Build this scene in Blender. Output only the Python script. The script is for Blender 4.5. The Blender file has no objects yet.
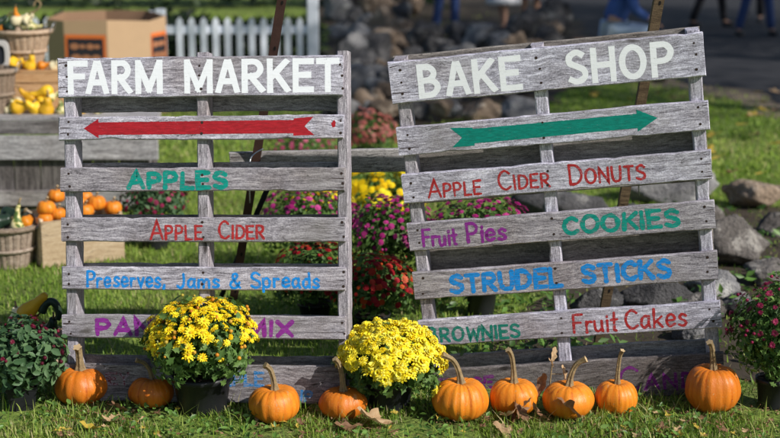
import bpy, math, random
import numpy as np
from mathutils import Vector, Matrix, noise

rnd = random.Random(7)
PI = math.pi
scene = bpy.context.scene
COL = scene.collection

# ------------------------------------------------------------------ camera
F, CX, CY = 1430.0, 390.0, 219.0          # focal length in photograph pixels
CAM_H, PITCH = 1.70, math.radians(11.85)
cam_d = bpy.data.cameras.new('camera')
cam = bpy.data.objects.new('camera', cam_d)
COL.objects.link(cam)
cam.location = (0, 0, CAM_H)
cam.rotation_euler = (PI / 2 - PITCH, 0, 0)
cam_d.sensor_width = 36.0
cam_d.lens = F / 780.0 * 36.0
cam_d.clip_end = 2000
cam_d.dof.use_dof = True
cam_d.dof.focus_distance = 4.98
cam_d.dof.aperture_fstop = 2.4
scene.camera = cam
SP, CP = math.sin(PITCH), math.cos(PITCH)


def ray(x, y):
    a, b = (x - CX) / F, -(y - CY) / F
    return Vector((a, CP + b * SP, -SP + b * CP))


def G(x, y, z=0.0):
    """point at height z seen at photograph position (x, y)"""
    d = ray(x, y)
    return Vector((0, 0, CAM_H)) + d * ((z - CAM_H) / d.z)


def PT(x, y, Y):
    d = ray(x, y)
    return Vector((0, 0, CAM_H)) + d * (Y / d.y)


def ppm(p):
    """photograph pixels per metre at a point"""
    return F / (p[1] * CP - (p[2] - CAM_H) * SP)


# ------------------------------------------------------------------ light
S = Vector((0.69, -0.45, 0.57)).normalized()
sun_d = bpy.data.lights.new('sun', 'SUN')
sun_d.energy = 5.0
sun_d.angle = math.radians(0.53)
sun_d.color = (1.0, 0.955, 0.89)
sun = bpy.data.objects.new('sun', sun_d)
COL.objects.link(sun)
sun.rotation_euler = S.to_track_quat('Z', 'Y').to_euler()
world = bpy.data.worlds.new('World')
scene.world = world
world.use_nodes = True
nt = world.node_tree
sky = nt.nodes.new('ShaderNodeTexSky')
sky.sky_type = 'NISHITA'
sky.sun_disc = False
sky.sun_elevation = math.asin(S.z)
sky.sun_rotation = math.atan2(S.x, S.y)
bgn = nt.nodes['Background']
nt.links.new(sky.outputs[0], bgn.inputs[0])
bgn.inputs[1].default_value = 0.085
scene.view_settings.view_transform = 'Standard'
scene.view_settings.look = 'None'
scene.view_settings.exposure = 0
scene.render.engine = 'CYCLES'
scene.cycles.max_bounces = 6
scene.cycles.transparent_max_bounces = 6


# ------------------------------------------------------------------ materials
def lin(r, g, b):
    f = lambda c: (c / 255 / 12.92) if c <= 10.3 else ((c / 255 + 0.055) / 1.055) ** 2.4
    return (f(r), f(g), f(b), 1)


class NT:
    def __init__(s, name):
        s.m = bpy.data.materials.new(name)
        s.m.use_nodes = True
        s.t = s.m.node_tree
        s.b = s.t.nodes['Principled BSDF']
        s.b.inputs['Specular IOR Level'].default_value = 0.3

    def n(s, kind, **kw):
        nd = s.t.nodes.new('ShaderNode' + kind)
        for k, v in kw.items():
            setattr(nd, k, v)
        return nd

    def l(s, a, b):
        s.t.links.new(a, b)

    def val(s, x, sock):
        if isinstance(x, (int, float, tuple)):
            sock.default_value = x
        else:
            s.l(x, sock)

    def coord(s, scale=(1, 1, 1), seed=True, which='Object'):
        tc = s.n('TexCoord')
        out = tc.outputs[which]
        if seed:
            at = s.n('Attribute', attribute_type='OBJECT', attribute_name='seed')
            va = s.n('VectorMath', operation='ADD')
            s.l(out, va.inputs[0])
            s.l(at.outputs['Vector'], va.inputs[1])
            out = va.outputs[0]
        mp = s.n('Mapping')
        mp.inputs['Scale'].default_value = scale
        s.l(out, mp.inputs['Vector'])
        return mp.outputs[0]

    def noise(s, vec, scale, detail=4, rough=0.55, dist=0.0):
        nd = s.n('TexNoise')
        s.l(vec, nd.inputs['Vector'])
        nd.inputs['Scale'].default_value = scale
        nd.inputs['Detail'].default_value = detail
        nd.inputs['Roughness'].default_value = rough
        nd.inputs['Distortion'].default_value = dist
        return nd.outputs['Fac']

    def ramp(s, fac, stops, interp='LINEAR'):
        nd = s.n('ValToRGB')
        nd.color_ramp.interpolation = interp
        e = nd.color_ramp.elements
        while len(e) < len(stops):
            e.new(0.5)
        for i, (p, c) in enumerate(stops):
            e[i].position = p
            e[i].color = c if isinstance(c, tuple) else (c, c, c, 1)
        s.l(fac, nd.inputs[0])
        return nd.outputs[0]

    def mix(s, fac, a, b, mode='MIX'):
        nd = s.n('Mix', data_type='RGBA', blend_type=mode)
        s.val(fac, nd.inputs[0])
        s.val(a, nd.inputs[6])
        s.val(b, nd.inputs[7])
        return nd.outputs[2]

    def math(s, op, a, b=0.0):
        nd = s.n('Math', operation=op)
        s.val(a, nd.inputs[0])
        s.val(b, nd.inputs[1])
        return nd.outputs[0]

    def bump(s, h, strength=0.5, dist=0.002):
        nd = s.n('Bump')
        nd.inputs['Strength'].default_value = strength
        nd.inputs['Distance'].default_value = dist
        s.l(h, nd.inputs['Height'])
        s.l(nd.outputs[0], s.b.inputs['Normal'])

    def fin(s, col=None, rough=None):
        if col is not None:
            s.val(col, s.b.inputs['Base Color'])
        if rough is not None:
            s.val(rough, s.b.inputs['Roughness'])
        return s.m


def wood_nodes(t, lo, mid, hi, scale=1.0):
    """weathered grain running along local X; returns colour and height"""
    base = t.coord((1, 1, 1))
    warp = t.n('TexNoise')
    t.l(base, warp.inputs['Vector'])
    warp.inputs['Scale'].default_value = 5 * scale
    warp.inputs['Detail'].default_value = 2
    sub = t.n('VectorMath', operation='MULTIPLY')
    t.l(warp.outputs['Color'], sub.inputs[0])
    sub.inputs[1].default_value = (0.02, 0.05, 0.05)
    ad = t.n('VectorMath', operation='ADD')
    t.l(base, ad.inputs[0])
    t.l(sub.outputs[0], ad.inputs[1])
    mp = t.n('Mapping')
    mp.inputs['Scale'].default_value = (5 * scale, 90 * scale, 90 * scale)
    t.l(ad.outputs[0], mp.inputs['Vector'])
    g1 = t.noise(mp.outputs[0], 1.0, 6, 0.65)
    mp2 = t.n('Mapping')
    mp2.inputs['Scale'].default_value = (28 * scale, 260 * scale, 260 * scale)
    t.l(ad.outputs[0], mp2.inputs['Vector'])
    g2 = t.noise(mp2.outputs[0], 1.0, 5, 0.7)
    patch = t.noise(base, 6 * scale, 3, 0.6)
    speck = t.noise(base, 190 * scale, 3, 0.7)
    mp3 = t.n('Mapping')
    mp3.inputs['Scale'].default_value = (2.2 * scale, 55 * scale, 55 * scale)
    t.l(ad.outputs[0], mp3.inputs['Vector'])
    g3 = t.noise(mp3.outputs[0], 1.0, 3, 0.5)
    h = t.math('ADD', t.math('MULTIPLY', g1, 0.38), t.math('MULTIPLY', g2, 0.42))
    h = t.math('ADD', h, t.math('MULTIPLY', patch, 0.16))
    h = t.math('ADD', h, t.math('MULTIPLY', speck, 0.26))
    col = t.ramp(h, [(0.46, lo), (0.6, mid), (0.73, hi)])
    crack = t.ramp(g3, [(0.485, 1.0), (0.5, 0.0), (0.515, 1.0)])
    crack_g = t.ramp(patch, [(0.5, 1.0), (0.62, 0.0)])
    ck = t.math('MAXIMUM', crack, crack_g)
    col = t.mix(ck, (lo[0] * .35, lo[1] * .33, lo[2] * .33, 1), col)
    # knots
    mk = t.n('Mapping')
    mk.inputs['Scale'].default_value = (3.4 * scale, 10 * scale, 10 * scale)
    t.l(ad.outputs[0], mk.inputs['Vector'])
    vo = t.n('TexVoronoi')
    vo.inputs['Scale'].default_value = 1.0
    t.l(mk.outputs[0], vo.inputs['Vector'])
    kd = t.math('ADD', vo.outputs['Distance'], t.math('MULTIPLY', g1, 0.12))
    kn = t.ramp(kd, [(0.1, 0.85), (0.13, 0.55), (0.17, 0.0)])
    col = t.mix(kn, col, (lo[0] * .7, lo[1] * .6, lo[2] * .52, 1))
    # damp brown and pale bleached areas, and a tone of its own for each board
    blot = t.noise(base, 2.6 * scale, 4, 0.6)
    col = t.mix(t.ramp(blot, [(0.52, 0.0), (0.68, 0.55)]), col, t.mix(1.0, col, (0.62, 0.54, 0.47, 1), 'MULTIPLY'))
    tn = t.n('Attribute', attribute_type='OBJECT', attribute_name='seed')
    sx_ = t.n('SeparateXYZ')
    t.l(tn.outputs['Vector'], sx_.inputs[0])
    tone = t.ramp(t.math('MULTIPLY', sx_.outputs[0], 0.05), [(0.0, (0.72, 0.68, 0.64, 1)), (0.5, (0.96, 0.94, 0.93, 1)), (1.0, (1.14, 1.14, 1.18, 1))])
    col = t.mix(1.0, col, tone, 'MULTIPLY')
    hh = t.math('ADD', t.math('MULTIPLY', h, 1.0), t.math('MULTIPLY', ck, 0.25))
    return col, hh, patch, g2, speck


def wood_mat(name, lo, mid, hi, scale=1.0, bump=0.6, stain=None):
    t = NT(name)
    col, h, patch, g2, sp = wood_nodes(t, lo, mid, hi, scale)
    if stain:
        b = t.coord((1, 1, 1))
        s = t.ramp(t.noise(b, 3.0, 3, 0.6), [(0.5, 0.0), (0.7, 0.6)])
        col = t.mix(s, col, stain)
    t.bump(h, bump, 0.004)
    return t.fin(col, 0.85)


GREY_LO, GREY_MID, GREY_HI = (0.066, 0.062, 0.074, 1), (0.4, 0.387, 0.46, 1), (0.86, 0.85, 0.97, 1)
M = {}
M['slat'] = wood_mat('weathered grey wood', GREY_LO, GREY_MID, GREY_HI, 1.0, 0.8, stain=(0.16, 0.145, 0.13, 1))
M['rearslat'] = wood_mat('weathered rear wood', (0.06, 0.058, 0.058, 1), (0.27, 0.255, 0.245, 1), (0.52, 0.5, 0.48, 1), 1.0, 0.7)
M['table'] = wood_mat('weathered table wood', (0.09, 0.088, 0.09, 1), (0.3, 0.29, 0.295, 1), (0.58, 0.57, 0.58, 1), 0.45, 0.6)
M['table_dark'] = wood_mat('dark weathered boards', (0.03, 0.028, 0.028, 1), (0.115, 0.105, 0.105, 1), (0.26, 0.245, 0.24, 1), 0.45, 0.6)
M['slat_shaded'] = wood_mat('shade-darkened weathered wood', (0.03, 0.027, 0.028, 1), (0.17, 0.155, 0.16, 1), (0.4, 0.38, 0.385, 1), 1.0, 0.8, stain=(0.07, 0.055, 0.045, 1))  # bottom boards: the shade on them is put into a darker wood colour
M['crate'] = wood_mat('pale pine crate wood', (0.36, 0.26, 0.16, 1), (0.56, 0.44, 0.29, 1), (0.72, 0.6, 0.44, 1), 0.7, 0.3)
M['shelfwood'] = wood_mat('orange-lit pine', (0.36, 0.19, 0.08, 1), (0.55, 0.33, 0.16, 1), (0.68, 0.47, 0.27, 1), 0.6, 0.3)  # light pine with the orange light on it put into the colour
M['benchwood'] = wood_mat('brown bench wood', (0.1, 0.05, 0.025, 1), (0.2, 0.11, 0.06, 1), (0.3, 0.19, 0.1, 1), 0.6, 0.3)
M['basket'] = wood_mat('grey brown basket staves', (0.14, 0.1, 0.075, 1), (0.3, 0.235, 0.18, 1), (0.5, 0.42, 0.35, 1), 0.7, 0.5)
M['basket_new'] = wood_mat('pale basket staves', (0.27, 0.18, 0.11, 1), (0.45, 0.33, 0.23, 1), (0.62, 0.5, 0.38, 1), 0.7, 0.5)
M['stakewood'] = wood_mat('weathered stake', (0.05, 0.035, 0.025, 1), (0.14, 0.1, 0.06, 1), (0.27, 0.2, 0.12, 1), 1.0, 0.5)


def paint_mat(name, rgb, wear_lo=0.36, wear_hi=0.46, dk=0.62, see=0.55):
    t = NT(name)
    col, h, patch, g2, sp = wood_nodes(t, GREY_LO, GREY_MID, GREY_HI, 1.0)
    w = t.math('ADD', t.math('MULTIPLY', g2, 0.6), t.math('MULTIPLY', sp, 0.4))
    wear = t.ramp(w, [(wear_lo, 0.0), (wear_hi, 1.0)])
    v = t.noise(t.coord((14, 70, 70)), 2.2, 4, 0.65)
    c2 = tuple(c * dk for c in rgb[:3]) + (1,)
    pc = t.mix(t.ramp(v, [(0.35, 0.0), (0.65, 1.0)]), c2, rgb)
    pc = t.mix(t.ramp(h, [(0.4, see), (0.62, 0.0)]), pc, col)
    t.bump(h, 0.45, 0.003)
    return t.fin(t.mix(wear, col, pc), 0.6)


PAINT = {
    'low_blue': paint_mat('shade-dimmed faded blue paint', (0.01, 0.2, 0.52, 1), 0.42, 0.52, .7, .6),  # low paints: more worn, and darkened for the shade on the bottom boards
    'low_purple': paint_mat('shade-dimmed faded purple paint', (0.19, 0.02, 0.21, 1), 0.37, 0.47, .7, .4),
    'white': paint_mat('worn white paint', (0.92, 0.94, 1.0, 1), 0.33, 0.395, 0.95, 0.1),
    'red': paint_mat('red paint', (0.50, 0.028, 0.03, 1)),
    'arrow_red': paint_mat('arrow red paint', (0.48, 0.016, 0.028, 1), 0.32, 0.4),
    'teal': paint_mat('teal paint', (0.0, 0.33, 0.27, 1)),
    'arrow_teal': paint_mat('arrow teal paint', (0.0, 0.27, 0.215, 1), 0.32, 0.4),
    'green': paint_mat('green paint', (0.008, 0.25, 0.19, 1), 0.36, 0.46),
    'blue': paint_mat('blue paint', (0.008, 0.3, 0.86, 1)),
    'purple': paint_mat('purple paint', (0.29, 0.028, 0.32, 1)),
    'maroon': paint_mat('maroon paint', (0.14, 0.01, 0.018, 1), 0.44, 0.54, .7, .6),
}


def simple(name, rgb, rough=0.6, var=0.25, vscale=12, bump=0.0, bscale=60, spec=0.3, seed=True, tonev=0.0):
    t = NT(name)
    c = t.coord((1, 1, 1), seed)
    n = t.noise(c, vscale, 4, 0.6)
    tn = t.n('Attribute', attribute_type='OBJECT', attribute_name='seed')
    sx_ = t.n('SeparateXYZ')
    t.l(tn.outputs['Vector'], sx_.inputs[0])
    col = t.mix(n, tuple(x * (1 - var) for x in rgb[:3]) + (1,), tuple(min(1, x * (1 + var)) for x in rgb[:3]) + (1,))
    if seed and tonev:
        col = t.mix(1.0, col, t.ramp(t.math('MULTIPLY', sx_.outputs[0], 0.05), [(0.0, (1 - tonev, 1 - 1.4 * tonev, 1 - tonev, 1)), (1.0, (1 + tonev, 1 + tonev, 1 + 2 * tonev, 1))]), 'MULTIPLY')
    if bump:
        t.bump(t.noise(c, bscale, 4, 0.6), bump, 0.004)
    t.b.inputs['Specular IOR Level'].default_value = spec
    return t.fin(col, rough)


M['nail'] = simple('rusty nail', (0.035, 0.02, 0.016, 1), 0.7)
M['rust'] = simple('rusty steel', (0.075, 0.038, 0.03, 1), 0.75, 0.5, 25, 0.4, 200)
M['wire'] = simple('bare wire', (0.45, 0.46, 0.48, 1), 0.35, 0.1)
M['wire'].node_tree.nodes['Principled BSDF'].inputs['Metallic'].default_value = 0.8
M['hole'] = simple('dark recess', (0.012, 0.01, 0.01, 1), 0.9)
M['pot'] = simple('black nursery pot plastic', (0.018, 0.019, 0.022, 1), 0.42, 0.4, 10, 0.15, 40)
M['soil'] = simple('potting soil', (0.035, 0.025, 0.018, 1), 0.95, 0.5, 30, 0.6, 80)
M['fence'] = simple('white fence paint', (0.8, 0.84, 0.92, 1), 0.6, 0.06, 6)
M['card'] = simple('brown cardboard', (0.47, 0.315, 0.19, 1), 0.8, 0.08, 8)
M['card_in'] = simple('inner cardboard', (0.27, 0.165, 0.1, 1), 0.85, 0.12, 8)
M['print_orange'] = simple('orange print', (0.72, 0.17, 0.035, 1), 0.7, 0.1)
M['print_dark'] = simple('dark print', (0.025, 0.022, 0.028, 1), 0.7, 0.1)
M['print_pumpkin'] = simple('printed pumpkin', (0.42, 0.18, 0.09, 1), 0.7, 0.4, 25)
M['chalkboard'] = simple('chalkboard slate', (0.02, 0.022, 0.03, 1), 0.7, 0.2)
M['board_frame'] = simple('whitewashed frame', (0.52, 0.5, 0.48, 1), 0.7, 0.1)


def leafy(name, rgbs, trans=0.25, rough=0.5, spec=0.35, attr=True):
    """leaf or petal colour: varies with the 'var' face attribute"""
    t = NT(name)
    a = t.n('Attribute', attribute_type='GEOMETRY', attribute_name='var')
    k = len(rgbs)
    col = t.ramp(a.outputs['Fac'], [(i / (k - 1), c) for i, c in enumerate(rgbs)])
    t.b.inputs['Specular IOR Level'].default_value = spec
    t.fin(col, rough)
    tr = t.n('BsdfTranslucent')
    t.l(col, tr.inputs[0])
    mx = t.n('MixShader')
    mx.inputs[0].default_value = trans
    out = [n for n in t.t.nodes if n.type == 'OUTPUT_MATERIAL'][0]
    t.l(t.b.outputs[0], mx.inputs[1])
    t.l(tr.outputs[0], mx.inputs[2])
    t.l(mx.outputs[0], out.inputs[0])
    return t.m


M['grass'] = leafy('grass blade', [(0.05, 0.1, 0.014, 1), (0.15, 0.27, 0.03, 1), (0.27, 0.4, 0.055, 1), (0.38, 0.45, 0.11, 1), (0.52, 0.45, 0.23, 1)], 0.35, 0.5, 0.25)
M['weed'] = leafy('weed leaf', [(0.045, 0.1, 0.02, 1), (0.12, 0.24, 0.045, 1), (0.22, 0.36, 0.09, 1)], 0.25, 0.4)
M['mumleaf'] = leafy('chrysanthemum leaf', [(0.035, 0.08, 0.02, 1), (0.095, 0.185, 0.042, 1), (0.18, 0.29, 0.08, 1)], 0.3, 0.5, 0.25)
M['bigleaf'] = leafy('broad dark leaf', [(0.025, 0.065, 0.028, 1), (0.065, 0.135, 0.055, 1), (0.13, 0.215, 0.095, 1)], 0.2, 0.5, 0.25)
M['hedgeleaf'] = leafy('dark hedge leaf', [(0.006, 0.014, 0.006, 1), (0.015, 0.032, 0.011, 1), (0.03, 0.055, 0.016, 1)], 0.15)
M['treeleaf'] = leafy('maple leaf', [(0.03, 0.06, 0.015, 1), (0.09, 0.1, 0.02, 1), (0.2, 0.11, 0.02, 1)], 0.3)
M['yellow'] = leafy('yellow petal', [(0.76, 0.46, 0.004, 1), (0.94, 0.72, 0.012, 1), (0.96, 0.85, 0.05, 1)], 0.12, 0.5, 0.2)
M['lemon'] = leafy('lemon petal', [(0.82, 0.6, 0.008, 1), (0.95, 0.8, 0.03, 1), (0.96, 0.89, 0.16, 1)], 0.12, 0.5, 0.2)
M['magenta'] = leafy('magenta petal', [(0.2, 0.01, 0.09, 1), (0.4, 0.02, 0.18, 1), (0.6, 0.07, 0.3, 1)], 0.2, 0.5, 0.2)
M['pinkish'] = leafy('dusty pink petal', [(0.18, 0.03, 0.06, 1), (0.4, 0.06, 0.14, 1), (0.55, 0.14, 0.22, 1)], 0.2, 0.5, 0.2)
M['redpetal'] = leafy('red petal', [(0.2, 0.006, 0.012, 1), (0.42, 0.015, 0.025, 1), (0.6, 0.1, 0.015, 1)], 0.2, 0.5, 0.2)
M['salmon'] = leafy('salmon petal', [(0.24, 0.06, 0.05, 1), (0.38, 0.12, 0.1, 1), (0.48, 0.2, 0.17, 1)], 0.2, 0.5, 0.2)
M['burgundy'] = leafy('burgundy petal', [(0.1, 0.005, 0.025, 1), (0.22, 0.012, 0.055, 1), (0.36, 0.03, 0.1, 1)], 0.15, 0.5, 0.2)
M['wine'] = leafy('dark wine petal', [(0.05, 0.003, 0.012, 1), (0.12, 0.006, 0.025, 1), (0.2, 0.012, 0.04, 1)], 0.15, 0.5, 0.2)
M['bud'] = leafy('orange bud', [(0.5, 0.15, 0.01, 1), (0.66, 0.27, 0.015, 1), (0.45, 0.36, 0.05, 1)], 0.1)
M['centre'] = simple('flower centre', (0.55, 0.33, 0.01, 1), 0.7, 0.3, 300)
M['stem_green'] = simple('green stem', (0.06, 0.11, 0.03, 1), 0.6)
M['dry'] = leafy('dry leaf', [(0.09, 0.04, 0.02, 1), (0.22, 0.115, 0.06, 1), (0.38, 0.23, 0.13, 1)], 0.15, 0.7)
M['tan'] = leafy('tan dry leaf', [(0.28, 0.16, 0.08, 1), (0.5, 0.33, 0.18, 1), (0.62, 0.46, 0.28, 1)], 0.15, 0.7)
M['yleaf'] = leafy('yellow fallen leaf', [(0.36, 0.22, 0.02, 1), (0.56, 0.4, 0.06, 1), (0.62, 0.5, 0.16, 1)], 0.2, 0.6)


def pumpkin_mat(name, a, b, c):
    t = NT(name)
    at = t.n('Attribute', attribute_type='GEOMETRY', attribute_name='var')
    co = t.coord((1, 1, 1))
    n1 = t.noise(co, 9, 4, 0.6)
    mp = t.coord((1, 1, 0.2))
    n2 = t.noise(mp, 60, 3, 0.6)
    col = t.ramp(at.outputs['Fac'], [(0.0, a), (0.3, b), (1.0, c)])
    col = t.mix(t.math('MULTIPLY', n1, 0.55), col, tuple(x * 0.7 for x in a[:3]) + (1,))
    col = t.mix(t.ramp(n2, [(0.55, 0.0), (0.75, 0.3)]), col, tuple(min(1, x * 1.25 + .03) for x in c[:3]) + (1,))
    big = t.noise(co, 4.5, 5, 0.65)
    col = t.mix(t.ramp(big, [(0.56, 0.0), (0.72, 0.5)]), col, tuple(x * f for x, f in zip(a[:3], (.75, .95, 1.1))) + (1,))
    sc = t.coord((5, 5, 1.1))
    scar = t.ramp(t.noise(sc, 7, 3, 0.6), [(0.66, 0.0), (0.7, 0.55)])
    col = t.mix(scar, col, (0.42, 0.26, 0.12, 1))
    gz = t.n('SeparateXYZ')
    t.l(t.coord((1, 1, 1), False), gz.inputs[0])
    dirt = t.math('MULTIPLY', t.ramp(gz.outputs[2], [(0.0, 1.0), (0.035, 0.0)]), t.noise(co, 25, 4, .7))
    col = t.mix(dirt, col, (0.1, 0.06, 0.03, 1))
    sp = t.noise(co, 130, 2, 0.5)
    col = t.mix(t.ramp(sp, [(0.66, 0.0), (0.72, 0.5)]), col, (0.5, 0.33, 0.16, 1))
    t.bump(t.math('ADD', n2, t.math('ADD', n1, t.math('MULTIPLY', t.noise(co, 200, 3), .4))), 0.35, 0.005)
    t.b.inputs['Coat Weight'].default_value = 0.05
    t.b.inputs['Coat Roughness'].default_value = 0.35
    return t.fin(col, t.math('ADD', t.math('MULTIPLY', big, 0.3), 0.3))


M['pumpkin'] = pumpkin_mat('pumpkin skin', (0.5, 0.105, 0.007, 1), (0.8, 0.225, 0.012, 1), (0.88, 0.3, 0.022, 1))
M['pumpkin_shaded'] = pumpkin_mat('shade-darkened pumpkin skin', (0.4, 0.075, 0.006, 1), (0.64, 0.165, 0.01, 1), (0.7, 0.21, 0.018, 1))  # darker copy of the skin, shade put into its colour for the shaded pumpkins
M['pstem'] = simple('pumpkin stem', (0.26, 0.19, 0.1, 1), 0.8, 0.75, 70, 0.9, 160)
M['pstem_cut'] = simple('cut stem end', (0.5, 0.36, 0.2, 1), 0.8, 0.3, 60)
M['gourd_yellow'] = simple('yellow gourd', (0.72, 0.44, 0.02, 1), 0.4, 0.3, 14, 0.5, 50, tonev=.2)
M['gourd_pale'] = simple('cream gourd', (0.7, 0.62, 0.4, 1), 0.4, 0.2, 12, 0.4, 50)
M['gourd_green'] = simple('dark green gourd', (0.018, 0.035, 0.022, 1), 0.35, 0.5, 12, 0.4, 50)
M['gourd_orange'] = simple('orange gourd', (0.62, 0.2, 0.01, 1), 0.4, 0.25, 12, 0.4, 50)
t = NT('striped gourd')
c_ = t.coord((1, 1, 1))
M['gourd_striped'] = (t.bump(t.noise(c_, 40, 3), 0.4, 0.004), t.fin(t.ramp(t.noise(c_, 22, 2, 0.5, 1.5), [(0.42, (0.72, 0.64, 0.36, 1)), (0.52, (0.65, 0.55, 0.2, 1)), (0.56, (0.1, 0.16, 0.04, 1))]), 0.4))[1]


def rock_mat(name, lo, hi, lich):
    t = NT(name)
    c = t.coord((1, 1, 1))
    n = t.noise(c, 3.5, 8, 0.65)
    f = t.noise(c, 45, 4, 0.7)
    col = t.ramp(t.math('ADD', t.math('MULTIPLY', n, 0.7), t.math('MULTIPLY', f, 0.3)), [(0.36, lo), (0.62, hi)])
    s = t.ramp(t.noise(c, 7, 5, 0.7), [(0.55, 0.0), (0.64, 0.75)])
    col = t.mix(s, col, lich)
    t.bump(t.math('ADD', n, t.math('MULTIPLY', f, 0.8)), 1.0, 0.05)
    return t.fin(col, 0.9)


M['rock_dark'] = rock_mat('dark fieldstone', (0.03, 0.03, 0.032, 1), (0.16, 0.155, 0.16, 1), (0.36, 0.35, 0.33, 1))
M['rock_grey'] = rock_mat('grey granite', (0.1, 0.1, 0.108, 1), (0.4, 0.39, 0.39, 1), (0.62, 0.61, 0.58, 1))
M['rock_brown'] = rock_mat('brown boulder stone', (0.12, 0.085, 0.06, 1), (0.45, 0.34, 0.25, 1), (0.65, 0.55, 0.44, 1))
M['rock_warm'] = rock_mat('brown grey fieldstone', (0.07, 0.06, 0.055, 1), (0.27, 0.245, 0.225, 1), (0.48, 0.45, 0.41, 1))
M['asphalt'] = simple('asphalt', (0.024, 0.024, 0.028, 1), 0.9, 0.4, 3, 0.3, 200, seed=False)
M['roadgravel'] = simple('gravelly verge', (0.18, 0.14, 0.1, 1), 0.95, 0.45, 14, 0.6, 60, seed=False)
M['bark'] = simple('tree bark', (0.06, 0.048, 0.04, 1), 0.9, 0.5, 14, 0.9, 40)

t = NT('lawn ground')
c_ = t.coord((1, 1, 1), False)
n1 = t.noise(c_, 1.6, 6, 0.65)
n2 = t.noise(c_, 40, 5, 0.7)
gcol = t.ramp(n2, [(0.3, (0.04, 0.05, 0.016, 1)), (0.5, (0.16, 0.24, 0.04, 1)), (0.68, (0.29, 0.38, 0.08, 1))])
bcol = t.ramp(n2, [(0.3, (0.03, 0.022, 0.014, 1)), (0.7, (0.14, 0.1, 0.06, 1))])
t.bump(n2, 0.8, 0.02)
M['ground'] = t.fin(t.mix(t.ramp(n1, [(0.5, 0.0), (0.66, 0.7)]), gcol, bcol), 0.95)
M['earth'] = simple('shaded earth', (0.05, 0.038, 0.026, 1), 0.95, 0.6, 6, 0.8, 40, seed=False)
M['jeans'] = simple('blue denim', (0.028, 0.055, 0.16, 1), 0.85, 0.3, 15)
M['jeans_light'] = simple('washed denim', (0.42, 0.52, 0.68, 1), 0.85, 0.25, 6)
M['denim_shirt'] = simple('blue shirt cloth', (0.06, 0.12, 0.36, 1), 0.85, 0.35, 10)
M['black_cloth'] = simple('black cloth', (0.012, 0.012, 0.016, 1), 0.85, 0.3, 10)
M['khaki'] = simple('khaki cloth', (0.12, 0.09, 0.06, 1), 0.85, 0.3, 10)
M['rose_cloth'] = simple('dusty plum cloth', (0.07, 0.028, 0.04, 1), 0.85, 0.3, 10)
M['white_cloth'] = simple('white cloth', (0.72, 0.72, 0.74, 1), 0.8, 0.06, 10)
M['grey_cloth'] = simple('grey cloth', (0.15, 0.15, 0.17, 1), 0.85, 0.2, 10)
M['skin'] = simple('skin', (0.45, 0.26, 0.18, 1), 0.5, 0.1, 8)
M['hair'] = simple('brown hair', (0.05, 0.03, 0.018, 1), 0.6, 0.4, 60)
M['shoe_white'] = simple('white shoe', (0.65, 0.67, 0.75, 1), 0.6, 0.1)
M['shoe_dark'] = simple('dark shoe', (0.02, 0.02, 0.022, 1), 0.5, 0.2)


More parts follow.
